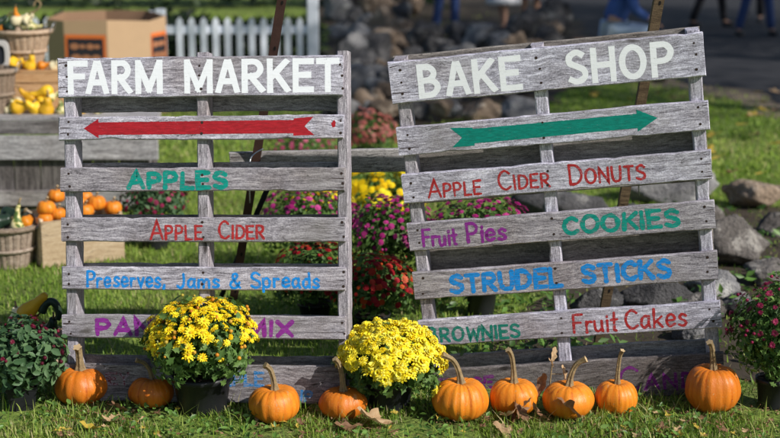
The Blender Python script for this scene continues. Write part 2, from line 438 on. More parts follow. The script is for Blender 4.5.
# ------------------------------------------------------------------ mesh helpers
class MB:
    def __init__(s):
        s.v, s.f, s.mi, s.var = [], [], [], []

    def add(s, verts, faces, mi=0, var=0.5):
        o = len(s.v)
        s.v.extend([tuple(p) for p in verts])
        for f in faces:
            s.f.append(tuple(i + o for i in f))
            s.mi.append(mi)
            s.var.append(var)
        return o

    def box(s, c, d, rot=None, mi=0):
        x, y, z = d[0] / 2, d[1] / 2, d[2] / 2
        b = min(x, y, z) * 0.16
        vs, fs = [], []
        # chamfered box: three quads' worth of corner points
        idx = {}
        for sx in (-1, 1):
            for sy in (-1, 1):
                for sz in (-1, 1):
                    for ax in range(3):
                        p = [sx * (x - b), sy * (y - b), sz * (z - b)]
                        p[ax] = (sx * x, sy * y, sz * z)[ax]
                        idx[(sx, sy, sz, ax)] = len(vs)
                        vs.append(Vector(p))
        for ax in range(3):
            o = [a for a in range(3) if a != ax]
            for sg in (-1, 1):
                q = []
                for (a, bb) in ((-1, -1), (1, -1), (1, 1), (-1, 1)):
                    k = [0, 0, 0]
                    k[ax], k[o[0]], k[o[1]] = sg, a, bb
                    q.append(idx[(k[0], k[1], k[2], ax)])
                fs.append(q)
            for a in (-1, 1):
                for bb in (-1, 1):
                    k0, k1 = [0, 0, 0], [0, 0, 0]
                    k0[ax], k1[ax] = -1, 1
                    for k in (k0, k1):
                        k[o[0]], k[o[1]] = a, bb
                    fs.append([idx[(*k0, o[0])], idx[(*k1, o[0])], idx[(*k1, o[1])], idx[(*k0, o[1])]])
        for sx in (-1, 1):
            for sy in (-1, 1):
                for sz in (-1, 1):
                    fs.append([idx[(sx, sy, sz, a)] for a in range(3)])
        if rot is not None:
            vs = [rot @ p for p in vs]
        c = Vector(c)
        s.add([p + c for p in vs], fs, mi)

    def tube(s, pts, rads, n=8, mi=0, var=0.5, cap=True):
        pts = [Vector(p) for p in pts]
        if not hasattr(rads, '__len__'):
            rads = [rads] * len(pts)
        rings = []
        up = None
        for i, p in enumerate(pts):
            d = (pts[min(i + 1, len(pts) - 1)] - pts[max(i - 1, 0)]).normalized()
            if up is None:
                up = d.orthogonal().normalized()
            up = (up - d * up.dot(d)).normalized()
            w = d.cross(up)
            rings.append([p + (up * math.cos(a) + w * math.sin(a)) * rads[i] for a in [2 * PI * k / n for k in range(n)]])
        vs = [q for r in rings for q in r]
        fs = []
        for i in range(len(pts) - 1):
            for k in range(n):
                a, b = i * n + k, i * n + (k + 1) % n
                fs.append((a, b, b + n, a + n))
        if cap:
            fs.append(tuple(range(n))[::-1])
            fs.append(tuple((len(pts) - 1) * n + k for k in range(n)))
        s.add(vs, fs, mi, var)

    def lathe(s, prof, n=24, mi=0, c=(0, 0, 0), mod=None, caps=(False, False)):
        vs, fs = [], []
        for (r, z) in prof:
            for k in range(n):
                a = 2 * PI * k / n
                rr = r * (mod(a, z) if mod else 1)
                vs.append((c[0] + rr * math.cos(a), c[1] + rr * math.sin(a), c[2] + z))
        for i in range(len(prof) - 1):
            for k in range(n):
                a, b = i * n + k, i * n + (k + 1) % n
                fs.append((a, b, b + n, a + n))
        if caps[0]:
            fs.append(tuple(range(n))[::-1])
        if caps[1]:
            fs.append(tuple((len(prof) - 1) * n + k for k in range(n)))
        s.add(vs, fs, mi)

    def mesh(s, name, mats, smooth=False):
        me = bpy.data.meshes.new(name)
        me.from_pydata(s.v, [], s.f)
        for m in mats if isinstance(mats, (list, tuple)) else [mats]:
            me.materials.append(m)
        me.polygons.foreach_set('material_index', s.mi)
        if smooth:
            me.polygons.foreach_set('use_smooth', [True] * len(s.f))
        at = me.attributes.new('var', 'FLOAT', 'FACE')
        at.data.foreach_set('value', s.var)
        me.update()
        return me

    def build(s, name, mats, parent=None, smooth=False, loc=None):
        return link(name, s.mesh(name, mats, smooth), parent, loc)


def link(name, me, parent=None, loc=None):
    o = bpy.data.objects.new(name, me)
    COL.objects.link(o)
    if parent is not None:
        o.parent = parent
    if loc is not None:
        o.location = loc
    o['seed'] = (rnd.random() * 20, rnd.random() * 20, rnd.random() * 20)
    return o


def tag(o, label=None, cat=None, group=None, kind=None):
    for k, v in (('label', label), ('category', cat), ('group', group), ('kind', kind)):
        if v:
            o[k] = v
    return o


def empty(name, loc, label, cat, group=None, rotz=0):
    o = bpy.data.objects.new(name, None)
    COL.objects.link(o)
    o.location = loc
    o.rotation_euler = (0, 0, rotz)
    o.empty_display_size = 0.05
    return tag(o, label, cat, group)


def bulk(name, co, faces_n, idx, mats, var, smooth=False, mi=None):
    """fast mesh from numpy: co (n,3), idx flat loops with faces of faces_n corners each (array)"""
    me = bpy.data.meshes.new(name)
    me.vertices.add(len(co))
    me.vertices.foreach_set('co', np.asarray(co, dtype=np.float32).ravel())
    me.loops.add(len(idx))
    me.loops.foreach_set('vertex_index', np.asarray(idx, dtype=np.int32))
    nf = len(faces_n)
    me.polygons.add(nf)
    st = np.zeros(nf, dtype=np.int32)
    st[1:] = np.cumsum(faces_n)[:-1]
    me.polygons.foreach_set('loop_start', st)
    for m in mats:
        me.materials.append(m)
    if mi is not None:
        me.polygons.foreach_set('material_index', mi)
    if smooth:
        me.polygons.foreach_set('use_smooth', np.ones(nf, dtype=bool))
    at = me.attributes.new('var', 'FLOAT', 'FACE')
    at.data.foreach_set('value', np.asarray(var, dtype=np.float32))
    me.update(calc_edges=True)
    me.validate()
    return me


def scatter(name, tv, tf, mats_T, var, mats):
    """copies of a small template (tv verts, tf faces) with 4x4-like transforms (N,3,3),(N,3)"""
    R, T = mats_T
    tv = np.asarray(tv, dtype=np.float32)
    co = np.einsum('nij,vj->nvi', R, tv) + T[:, None, :]
    n, k = len(T), len(tv)
    flat = np.concatenate([np.asarray(f) for f in tf])
    fn = np.array([len(f) for f in tf])
    idx = (flat[None, :] + (np.arange(n) * k)[:, None]).ravel()
    return bulk(name, co.reshape(-1, 3), np.tile(fn, n), idx, mats, np.repeat(var, len(tf)))


def frames(nrm, roll, scale):
    """(N,3,3) bases: local z along nrm, rolled, scaled (N,) or (N,3)"""
    nrm = nrm / np.linalg.norm(nrm, axis=1, keepdims=True)
    ref = np.where(np.abs(nrm[:, 2:3]) < 0.9, np.array([[0, 0, 1.0]]), np.array([[1.0, 0, 0]]))
    x = np.cross(ref, nrm)
    x /= np.linalg.norm(x, axis=1, keepdims=True)
    y = np.cross(nrm, x)
    c, s = np.cos(roll)[:, None], np.sin(roll)[:, None]
    X, Y = x * c + y * s, y * c - x * s
    R = np.stack([X, Y, nrm], axis=2)
    scale = np.asarray(scale)
    if scale.ndim == 1:
        scale = np.repeat(scale[:, None], 3, axis=1)
    return R * scale[:, None, :]


rng = np.random.default_rng(11)

# ------------------------------------------------------------------ lettering
GL = {  # (width, strokes) in a cell of cap height 1; C = smooth curve, L = straight
    'Ab': (.74, ['L 0 0 .32 1', 'L .74 0 .42 1', 'L .14 .32 .6 .32']),
    'Mb': (.86, ['L 0 0 0 1', 'L .86 0 .86 1', 'L .02 1 .43 .06', 'L .84 1 .43 .06']),
    'A': (.78, ['L 0 0 .39 1 .78 0', 'L .14 .32 .64 .32']),
    'B': (.62, ['L 0 0 0 1', 'C 0 1 .36 .97 .52 .76 .36 .55 .02 .52', 'C .02 .52 .44 .5 .62 .27 .42 .03 0 0']),
    'C': (.66, ['C .64 .84 .4 1 .12 .84 0 .5 .12 .15 .4 0 .66 .14']),
    'D': (.68, ['L 0 0 0 1', 'C 0 1 .4 .95 .66 .65 .64 .3 .4 .05 0 0']),
    'E': (.58, ['L .58 1 0 1 0 0 .58 0', 'L 0 .52 .48 .52']),
    'F': (.56, ['L .56 1 0 1 0 0', 'L 0 .54 .45 .54']),
    'G': (.7, ['C .66 .84 .4 1 .12 .84 0 .5 .12 .14 .42 0 .66 .16', 'L .66 .16 .68 .46 .42 .46']),
    'H': (.66, ['L 0 0 0 1', 'L .66 0 .66 1', 'L 0 .5 .66 .5']),
    'I': (.06, ['L .03 0 .03 1']),
    'J': (.5, ['C .46 1 .48 .4 .36 .06 .16 0 0 .16']),
    'K': (.64, ['L 0 0 0 1', 'L .6 1 .03 .42', 'L .2 .6 .64 0']),
    'L': (.55, ['L 0 1 0 0 .55 0']),
    'M': (.86, ['L 0 0 .04 1 .43 .2 .82 1 .86 0']),
    'N': (.68, ['L 0 0 0 1 .68 0 .68 1']),
    'O': (.78, ['O .39 .5 .39 .5']),
    'P': (.58, ['L 0 0 0 1', 'C 0 1 .4 .99 .58 .75 .42 .48 .02 .44']),
    'R': (.62, ['L 0 0 0 1', 'C 0 1 .4 .99 .57 .76 .42 .52 .02 .48', 'L .22 .48 .62 0']),
    'S': (.62, ['C .58 .86 .34 1 .08 .88 .06 .66 .3 .53 .56 .38 .58 .14 .3 0 0 .12']),
    'T': (.66, ['L 0 1 .66 1', 'L .33 1 .33 0']),
    'U': (.66, ['C 0 1 .01 .4 .12 .06 .36 0 .58 .1 .65 .5 .66 1']),
    'W': (.95, ['L 0 1 .22 0 .47 .75 .72 0 .95 1']),
    'X': (.68, ['L 0 1 .68 0', 'L .68 1 0 0']),
    'Y': (.66, ['L 0 1 .33 .5 .66 1', 'L .33 .5 .33 0']),
    '&': (.75, ['C .72 .02 .45 .3 .2 .72 .24 .95 .42 .98 .5 .82 .36 .6 .1 .42 .02 .18 .2 .01 .46 .06 .66 .4']),
    ',': (.1, ['L .06 .1 .02 -.12']),
    'a': (.5, ['C .46 .46 .28 .6 .06 .46 .02 .16 .2 0 .42 .18', 'C .46 .58 .44 .2 .52 0']),
    'd': (.5, ['C .44 .46 .26 .6 .05 .44 .02 .14 .2 0 .43 .18', 'L .45 1 .46 0']),
    'e': (.5, ['C .04 .3 .46 .34 .42 .54 .24 .62 .06 .48 .02 .2 .18 0 .48 .1']),
    'i': (.06, ['L .03 0 .03 .58', 'L .03 .78 .035 .84']),
    'k': (.5, ['L 0 0 0 1', 'L .44 .58 .03 .25', 'L .15 .36 .48 0']),
    'm': (.76, ['L 0 0 0 .58', 'C 0 .4 .18 .6 .34 .5 .36 .3 .36 0', 'C .36 .4 .55 .6 .72 .5 .74 .3 .75 0']),
    'p': (.5, ['L 0 .58 0 -.3', 'C .01 .46 .24 .62 .46 .44 .42 .1 .22 0 .02 .1']),
    'r': (.36, ['L 0 .58 .01 0', 'C .01 .36 .14 .56 .36 .54']),
    's': (.42, ['C .4 .5 .24 .6 .06 .5 .1 .36 .3 .26 .4 .12 .22 0 0 .06']),
    't': (.4, ['L .2 .98 .18 .04 .3 0', 'L 0 .6 .4 .62']),
    'u': (.48, ['C 0 .58 .02 .12 .2 0 .42 .16 .44 .4', 'L .45 .58 .47 0']),
    'v': (.46, ['L 0 .58 .23 0 .46 .58']),
}


def spline(pts, sub=6):
    out = []
    n = len(pts)
    for i in range(n - 1):
        p0, p1, p2, p3 = pts[max(i - 1, 0)], pts[i], pts[i + 1], pts[min(i + 2, n - 1)]
        for k in range(sub):
            t = k / sub
            out.append(tuple(0.5 * (2 * b + (c - a) * t + (2 * a - 5 * b + 4 * c - d) * t * t + (3 * b - a - 3 * c + d) * t ** 3)
                             for a, b, c, d in zip(p0, p1, p2, p3)))
    out.append(pts[-1])
    return out


def ribbon(mb, pts, w, y, mi=0, cap='round', wob=0.0):
    """flat mitred brush stroke in the local X-Z plane at depth y"""
    q = [Vector(p) for p in pts]
    # drop coincident points
    p = [q[0]]
    for a in q[1:]:
        if (a - p[-1]).length > 1e-5:
            p.append(a)
    closed = (q[0] - q[-1]).length < 1e-5 and len(p) > 3
    if closed:
        p = p[:-1] if (p[0] - p[-1]).length < 1e-5 else p
    n = len(p)
    if n < 2:
        return
    Lf, Rt = [], []
    ph = rnd.random() * 50
    for i in range(n):
        if closed:
            a, b = p[(i - 1) % n], p[(i + 1) % n]
        else:
            a, b = p[max(i - 1, 0)], p[min(i + 1, n - 1)]
        d1 = (p[i] - a) if (p[i] - a).length > 1e-6 else (b - p[i])
        d2 = (b - p[i]) if (b - p[i]).length > 1e-6 else d1
        d1, d2 = d1.normalized(), d2.normalized()
        n1, n2 = Vector((-d1.y, d1.x)), Vector((-d2.y, d2.x))
        m = n1 + n2
        m = n1 if m.length < 0.2 else m.normalized()
        k = 1 / max(0.42, m.dot(n1))
        ww = w * (1 + wob * noise.noise(Vector((ph, i * 0.35, 0)))) / 2
        Lf.append(p[i] + m * ww * k)
        Rt.append(p[i] - m * ww * k)
    V3 = lambda a: (a.x, y, a.y)
    vs = [V3(a) for a in Lf] + [V3(a) for a in Rt]
    fs = [(i, i + n, i + 1 + n, i + 1) for i in range(n - 1)]
    if closed:
        fs.append((n - 1, 2 * n - 1, n, 0))
    mb.add(vs, fs, mi)
    if not closed and cap == 'round':
        for (c, e, l, r) in ((p[0], p[0] - p[1], Lf[0], Rt[0]), (p[-1], p[-1] - p[-2], Rt[-1], Lf[-1])):
            e = e.normalized()
            s1 = Vector((-e.y, e.x))
            hw = (l - r).length / 2
            arc = [c + s1 * math.cos(a) * hw + e * math.sin(a) * hw for a in [PI * k / 6 for k in range(7)]]
            mb.add([V3(a) for a in arc], [tuple(range(6, -1, -1))], mi)


def write(mb, text, u0, u1, z0, cap, w, y, jit=0.03, small=None, capstyle='round', slope=0.0, space=0.42):
    """letters filling u0..u1 on local X, baseline z0, cap height cap; small = size of later capitals"""
    gap = 0.17 + 0.5 * w / cap
    lay, x = [], 0.0
    first = True
    for ch in text:
        if ch == ' ':
            x += space
            first = True
            continue
        k = 1.0
        if small and not first:
            k = small
        if capstyle == 'butt' and ch in 'AM':
            ch += 'b'
        wd, st = GL[ch]
        lay.append((ch, x, k))
        x += wd * k + gap
        first = False
    tot = x - gap
    sx = (u1 - u0 - w) / tot
    yy = y
    for ch, lx, k in lay:
        wd, st = GL[ch]
        jx, jz, sh = rnd.uniform(-jit, jit), rnd.uniform(-jit, jit), rnd.uniform(-jit, jit)
        ks = 1 + rnd.uniform(-jit, jit)
        yy = y
        if capstyle == 'butt':
            ks = 1
            jz = 0
        for stx in st:
            parts = stx.split()
            nums = list(map(float, parts[1:]))
            if parts[0] == 'O':
                a0 = PI / 2
                pts = [(nums[0] + nums[2] * math.cos(a0 + 2 * PI * i / 28), nums[1] + nums[3] * math.sin(a0 + 2 * PI * i / 28)) for i in range(28)]
                pts.append(pts[0])
            else:
                pts = list(zip(nums[::2], nums[1::2]))
                if parts[0] == 'C':
                    pts = spline(pts)
            out = []
            for (a, b) in pts:
                X = lx + a * k + sh * b
                bz = b * k * ks
                uu = u0 + w / 2 + X * sx + jx * cap * 0.5
                zz = z0 + w / 2 + bz * (cap - w) + jz * cap * 0.5
                out.append((uu, zz + slope * (uu - u0)))
            yy -= 0.00005
            if capstyle == 'butt' and parts[0] == 'L':
                a_, b_ = Vector(out[0]), Vector(out[1])
                out[0] = tuple(a_ + (a_ - b_).normalized() * w * .5)
                a_, b_ = Vector(out[-1]), Vector(out[-2])
                out[-1] = tuple(a_ + (a_ - b_).normalized() * w * .5)
            m0 = len(mb.v)
            if parts[0] == 'L':
                den = []
                for a_, b_ in zip(out[:-1], out[1:]):
                    k_n = max(2, int((Vector(b_) - Vector(a_)).length / (w * .55)))
                    den += [tuple(Vector(a_).lerp(Vector(b_), j_ / k_n)) for j_ in range(k_n)]
                out = den + [out[-1]]
            ribbon(mb, out, w, yy, 0, capstyle, 0.42 if capstyle == 'round' else 0.12)
            if capstyle == 'butt':
                mb.v[m0:] = [(a, b, min(max(c, z0), z0 + cap)) for a, b, c in mb.v[m0:]]
    return yy


# ------------------------------------------------------------------ pallets
def board_mesh(x0, x1, z0, z1, y0, y1, mats, nails=(), seed=0, wob=0.0025, n=36):
    """a plank along local X with worn, slightly wavy edges; nails = x positions"""
    mb = MB()
    b = 0.004
    vs, fs = [], []
    prof = lambda a, c: [(y0 + b, a), (y0, a + b), (y0, c - b), (y0 + b, c), (y1 - b, c), (y1, c - b), (y1, a + b), (y1 - b, a)]
    for i in range(n + 1):
        x = x0 + (x1 - x0) * i / n
        dz0 = wob * noise.noise(Vector((x * 4, seed, 0))) + wob * .8 * noise.noise(Vector((x * 21, seed, 3)))
        dz1 = wob * noise.noise(Vector((x * 4, seed, 7))) + wob * .8 * noise.noise(Vector((x * 21, seed, 9)))
        c0, c1 = noise.noise(Vector((x * 13, seed, 21))), noise.noise(Vector((x * 13, seed, 31)))
        dz0 += .006 * max(0, c0 - .42) / .3
        dz1 -= .006 * max(0, c1 - .42) / .3
        for k, (y, z) in enumerate(prof(z0 + dz0, z1 + dz1)):
            xe = x
            if i in (0, n):
                xe += 0.007 * noise.noise(Vector((z * 60, seed, k)))
            vs.append((xe, y, z))
    for i in range(n):
        for k in range(8):
            a, c = i * 8 + k, i * 8 + (k + 1) % 8
            fs.append((a, a + 8, c + 8, c))
    fs.append(tuple(range(8)))
    fs.append(tuple(n * 8 + k for k in range(7, -1, -1)))
    mb.add(vs, fs, 0)
    h = z1 - z0
    for nx in nails:
        for fz in ((0.25, 0.75) if h < 0.11 else (0.2, 0.5, 0.8)):
            cx, cz = nx + rnd.uniform(-.006, .006), z0 + h * fz + rnd.uniform(-.006, .006)
            r = rnd.uniform(0.0038, 0.0056)
            mb.add([(cx + r * math.cos(a), y0 - 0.0006, cz + r * math.sin(a)) for a in [2 * PI * k / 8 for k in range(8)]], [tuple(range(8))], 1)
    if nails:
        r_ = random.Random(int(seed * 10))
        for _ in range(r_.randint(2, 5)):
            e = r_.random() < .5
            xs = x0 + .004 if e else x1 - .004
            ln = r_.uniform(.03, .13) * (1 if e else -1)
            zc = r_.uniform(z0 + .012, z1 - .012)
            wv = r_.uniform(.0008, .0018)
            zz = [zc + r_.uniform(-.002, .002) for _ in range(4)]
            mb.add([(xs, y0 - .0002, zz[0] - wv), (xs + ln * .5, y0 - .0002, zz[1] - wv * .6), (xs + ln, y0 - .0002, zz[2]), (xs + ln * .5, y0 - .0002, zz[1] + wv * .6), (xs, y0 - .0002, zz[0] + wv)], [(0, 1, 2, 3, 4)], 1)
    me = mb.mesh('slat', mats)
    return me


TH = 0.018   # board thickness


def make_pallet(name, label, loc, yaw, lean, roll, W, rows, rear, str_x, sw, sd, nub=.016):
    root = empty(name, loc, label, 'pallet sign')
    root.rotation_mode = 'QUATERNION'
    Rm = Matrix.Rotation(yaw, 3, 'Z') @ Matrix.Rotation(-lean, 3, 'X') @ Matrix.Rotation(-roll, 3, 'Y')
    root.rotation_quaternion = Rm.to_quaternion()
    top = rows[0][1]
    for i, sx in enumerate(str_x):
        hi = top + (nub if i else 0.004)
        me = board_mesh(0, hi, -sw / 2, sw / 2, -sd / 2, sd / 2, [M['slat'], M['nail']], (), 40 + i, 0.002)
        # stringer: grain runs along its own X, stood upright; its front face just behind the slats
        o = link('stringer', me, root)
        o.location = (sx, TH + sd / 2 + 0.0005, 0.0)
        o.rotation_euler = (0, -PI / 2, 0)
    slats = []
    for i, (z0, z1, xo) in enumerate(rows):
        o = link('slat', board_mesh(xo, W + xo, z0, z1, 0, TH, [M['slat_shaded' if i == 6 else 'slat'], M['nail']], [s for s in str_x], i * 3.7 + W, 0.003), root)
        slats.append(o)
    for i, (z0, z1) in enumerate(rear):
        o = link('rear_slat', board_mesh(0.004, W - 0.004, z0, z1, TH + sd + 0.001, 2 * TH + sd, [M['rearslat'], M['nail']], (), i * 5.1 + 30, 0.003), root)
    return root, slats


LV = [(1.0831, 1.2244), (0.9328, 1.0156), (0.7494, 0.8341), (0.5708, 0.6575), (0.4, 0.4823), (0.2264, 0.3101), (0.0, 0.1345)]
LR = [(a, b, dx) for (a, b), dx in zip(LV, (-.002, 0, .004, .005, .003, .002, .004))]
LREAR = [(1.035, 1.20), (0.755, 0.852), (0.575, 0.664), (0.40, 0.487), (0.23, 0.3), (0.02, 0.152)]
farm, fs_ = make_pallet('pallet_sign', 'tall grey pallet lettered for the farm market, red arrow pointing away from the bake shop',
                        (-1.174, 4.885, 0.009), math.radians(-5.54), math.radians(9.51), math.radians(1.16), 1.02, LR, LREAR,
                        (0.032, 0.515, 1.015), 0.04, 0.088)
RV = [(1.1556, 1.3078), (0.9664, 1.0718), (0.7927, 0.8979), (0.612, 0.7172), (0.427, 0.5321), (0.2462, 0.3474), (0.0, 0.1535)]
RR = [(a, b, dx) for (a, b), dx in zip(RV, (0, .002, .001, .002, .001, .002, 0))]
RREAR = [(1.16, 1.314), (0.872, 0.955), (0.765, 0.825), (0.495, 0.588), (0.02, 0.172)]
bake, bs_ = make_pallet('pallet_sign', 'tilted grey pallet lettered for the bake shop with a teal arrow',
                        (0.14, 5.082, -0.093), math.radians(-8), math.radians(-2.33), math.radians(6.21), 1.09, RR, RREAR,
                        (0.037, 0.524, 1.057), 0.045, 0.085, .006)
farm['seed'] = (0, 0, 0)
SEED_CACHE = {}


def sign(slats, row, items, rowsv, ends, W, name='lettering'):
    """items: (text, px0, px1, base fraction, height fraction, stroke px, colour, options)"""
    o = slats[row]
    z0, z1 = rowsv[row][0], rowsv[row][1]
    xl, xr = ends
    mpp = W / (xr - xl)
    U = lambda px: (px - xl) * mpp + rowsv[row][2]
    by = {}
    yy = -0.0008
    for (text, a, b, fb, fh, sw, colr, opt) in items:
        mb = by.setdefault((colr, opt.get('word', text)), MB())
        opt = {k_: v_ for k_, v_ in opt.items() if k_ != 'word'}
        write(mb, text, U(a), U(b), z0 + fb * (z1 - z0), fh * (z1 - z0), sw * mpp, -0.0003, **opt)
    for (colr, _w), mb in by.items():
        L = mb.build(name, PAINT[colr], o)
        L['seed'] = o['seed']


B = dict(capstyle='butt', jit=0.008)
endsL = [(58, 341), (59, 342), (61, 343), (61.5, 343.8), (61, 345), (60, 346), (61, 347)]
sign(fs_, 0, [(c, a, b, .08, .85, 6.0, 'white', dict(B, word=a < 180)) for c, a, b in
              (('F', 68, 88.6), ('A', 86, 109.5), ('R', 112, 133), ('M', 136, 163.5), ('M', 185, 213.5), ('A', 216, 240), ('R', 242, 265),
               ('K', 267, 290), ('E', 292, 313), ('T', 315, 338))], LR, endsL[0], 1.02)
sign(fs_, 2, [('APPLES', 127, 229.5, .06, .8, 4.7, 'teal', dict(jit=.05))], LR, endsL[2], 1.02)
sign(fs_, 3, [('APPLE', 150, 203.5, .06, .84, 2.4, 'red', dict(small=.72)), ('CIDER', 218.5, 265, .1, .78, 2.4, 'red', dict(small=.75))], LR, endsL[3], 1.02)
sign(fs_, 4, [('Preserves,', 86, 167, .08, .76, 2.6, 'blue', dict(jit=.05)), ('Jams', 177, 221, .06, .72, 2.6, 'blue', dict(jit=.05)),
              ('&', 230, 243, .04, .72, 2.6, 'blue', {}), ('Spreads', 251, 321, .08, .74, 2.6, 'blue', dict(jit=.05))], LR, endsL[4], 1.02)
sign(fs_, 5, [('PANCAKE', 94, 232, .07, .8, 4.6, 'purple', dict(jit=.03)), ('MIX', 245, 295.5, .07, .78, 4.6, 'purple', dict(jit=.03))], LR, endsL[5], 1.02)
sign(fs_, 6, [('HONEY', 70, 129, .42, .36, 2.8, 'maroon', {}), ('MAPLE', 205, 266, .43, .41, 3.2, 'low_blue', {}), ('SYRUP', 262, 314, .03, .33, 2.8, 'low_blue', {})], LR, endsL[6], 1.02)
endsR = [(390, 703), (397, 707.5), (402, 710.5), (408, 714.5), (413, 718.5), (419.5, 721.5), (425.5, 726)]
sign(bs_, 0, [(c, a, b, .07, .81, 6.2, 'white', dict(B, word=a < 540)) for c, a, b in
              (('B', 418, 441), ('A', 446, 471), ('K', 474, 498), ('E', 501, 523.5), ('S', 567, 590), ('H', 592.5, 617), ('O', 620, 647), ('P', 651, 674))], RR, endsR[0], 1.09)
sign(bs_, 2, [('APPLE', 427, 483, .1, .68, 2.4, 'red', dict(small=.75)), ('CIDER', 499, 552, .16, .74, 2.4, 'red', dict(small=.7)),
              ('DONUTS', 570.5, 647, .15, .74, 2.6, 'red', dict(small=.75))], RR, endsR[2], 1.09)
sign(bs_, 3, [('Fruit', 421, 459, .1, .66, 3.1, 'purple', dict(jit=.05)), ('Pies', 467, 509, .12, .74, 3.3, 'purple', dict(jit=.05)),
              ('COOKIES', 564, 681, .16, .7, 4.4, 'teal', dict(jit=.04))], RR, endsR[3], 1.09)
sign(bs_, 4, [('STRUDEL', 449, 566, .1, .76, 4.8, 'blue', dict(jit=.04)), ('STICKS', 583, 673.5, .14, .74, 4.8, 'blue', dict(jit=.04))], RR, endsR[4], 1.09)
sign(bs_, 5, [('BROWNIES', 427, 523, .1, .66, 3.0, 'green', dict(jit=.05, small=.86)), ('Fruit', 575, 621, .12, .78, 2.6, 'red', dict(jit=.04)),
              ('Cakes', 627, 689, .14, .8, 2.7, 'red', dict(jit=.04))], RR, endsR[5], 1.09)
sign(bs_, 6, [('FUDGE', 437, 497, .42, .36, 3.4, 'low_purple', {}), ('CANDY', 622, 715, .16, .66, 3.2, 'low_purple', dict(small=.6))], RR, endsR[6], 1.09)


def poly_paint(slat, polys, colr):
    mb = MB()
    for pl in polys:
        den = []
        for a_, b_ in zip(pl, pl[1:] + pl[:1]):
            k_n = max(1, int((Vector(b_) - Vector(a_)).length / .006))
            for j_ in range(k_n):
                x_, z_ = Vector(a_).lerp(Vector(b_), j_ / k_n)
                am = .0011 if j_ else 0
                den.append((x_ + am * noise.noise(Vector((x_ * 150, z_ * 150, 1))), z_ + am * noise.noise(Vector((x_ * 150, z_ * 150, 9)))))
        pl = den
        mb.add([(x, -0.0004, z) for x, z in pl], [tuple(range(len(pl)))])
    L = mb.build('painted_arrow', PAINT[colr], slat)
    L['seed'] = slat['seed']


def UV(ends, W, rv):
    xl, xr = ends
    return lambda px, f: ((px - xl) * W / (xr - xl) + rv[2], rv[1] - f * (rv[1] - rv[0]))


q = UV(endsL[1], 1.02, LR[1])
poly_paint(fs_[1], [[q(84, .5), q(99, .09), q(99, .24), q(293, .2), q(294, .13), q(313, .06), q(304, .47), q(313.5, .84), q(293, .86), q(293, .76), q(99, .78), q(99, .92)],
                    [q(330, .36), q(333, .2), q(334.5, .3), q(334, .5), q(331.5, .53)]], 'arrow_red')
q = UV(endsR[1], 1.09, RR[1])
poly_paint(bs_[1], [[q(452, .17), q(463, .53), q(452.5, .84), q(475, .84), q(475, .77), q(638, .72), q(638, .84), q(658, .44), q(638, .1), q(638, .24), q(475, .27), q(474, .22)][::-1]], 'arrow_teal')

# ------------------------------------------------------------------ stakes, plank, wire hooks behind the pallets
def stake(name, label, a, b, w, mat, hole_n):
    a, b = Vector(a), Vector(b)
    L = (b - a).length
    mb = MB()
    t = 0.005
    vs = [(-w / 2, 0), (w / 2, 0), (w / 2, t), (-w / 2 + t, t), (-w / 2 + t, w * .8), (-w / 2, w * .8)]
    n = 14
    pts, fs = [], []
    for i in range(n + 1):
        z = L * i / n
        j = 0.0015 * noise.noise(Vector((z * 7, w, 0)))
        pts += [(x + j, y, z) for x, y in vs]
    for i in range(n):
        for k in range(6):
            p, q_ = i * 6 + k, i * 6 + (k + 1) % 6
            fs.append((p, q_, q_ + 6, p + 6))
    fs += [(5, 4, 3, 2, 1, 0), tuple(n * 6 + k for k in range(6))]
    mb.add(pts, fs)
    for i in range(hole_n):
        z = L * (0.06 + 0.9 * i / max(1, hole_n - 1))
        for k in (0,):
            mb.add([(0.003 + .0045 * math.cos(u), -0.0008, z + .009 * math.sin(u)) for u in [2 * PI * m / 10 for m in range(10)]], [tuple(range(10))], 1)
    o = mb.build(name, [mat, M['hole']])
    o.location = a
    z = (b - a).normalized()
    x = Vector((1, 0, 0))
    x = (x - z * x.dot(z)).normalized()
    y = z.cross(x)
    o.rotation_mode = 'QUATERNION'
    o.rotation_quaternion = Matrix((x, y, z)).transposed().to_quaternion()
    return tag(o, label, 'stake')


stake('support_stake', 'rusty brown steel angle stake leaning behind the farm market pallet', G(226, 346, -0.06), PT(284, -14, 5.24), 0.034, M['rust'], 9)
stake('support_stake', 'weathered olive brown stake leaning behind the bake shop pallet', G(596, 362, -0.06), PT(662, -14, 5.16), 0.036, M['stakewood'], 7)
# a dark strut beside the first stake
mb = MB()
pa, pb = PT(268, 192, 5.42), G(236, 262, 0) * 1.0
pa, pb = PT(270, 186, 5.45), PT(252, 222, 5.62)
a_, b_ = PT(272, 178, 5.44), G(212, 318, -0.03)
mb.tube([a_, (a_ + b_) / 2, b_], 0.011, 8)
tag(mb.build('support_strut', M['black_cloth'], smooth=True), 'thin dark strut bracing the rusty stake behind the farm market pallet', 'strut')
A_, B_ = PT(230, 164, 5.5), PT(645, 155, 5.4)
me = board_mesh(0, (B_ - A_).length, -0.045, 0.045, 0, 0.03, [M['rearslat'], M['nail']], (0.1, 1.4), 77, 0.003)
pl = link('rail_plank', me)
pl.location = A_
pl.rotation_mode = 'QUATERNION'
x = (B_ - A_).normalized()
y = Vector((0, 0, 1)).cross(x).normalized()
pl.rotation_quaternion = Matrix((x, y, x.cross(y))).transposed().to_quaternion()
tag(pl, 'long grey plank rail running behind both pallet signs', 'plank')


def hook(label, pts, Y):
    mb = MB()
    P = spline([tuple(PT(x, y, Y + dy)) for x, y, dy in pts], 5)
    mb.tube(P, 0.0028, 6)
    tag(mb.build('wire_hook', M['wire'], smooth=True), label, 'hook')


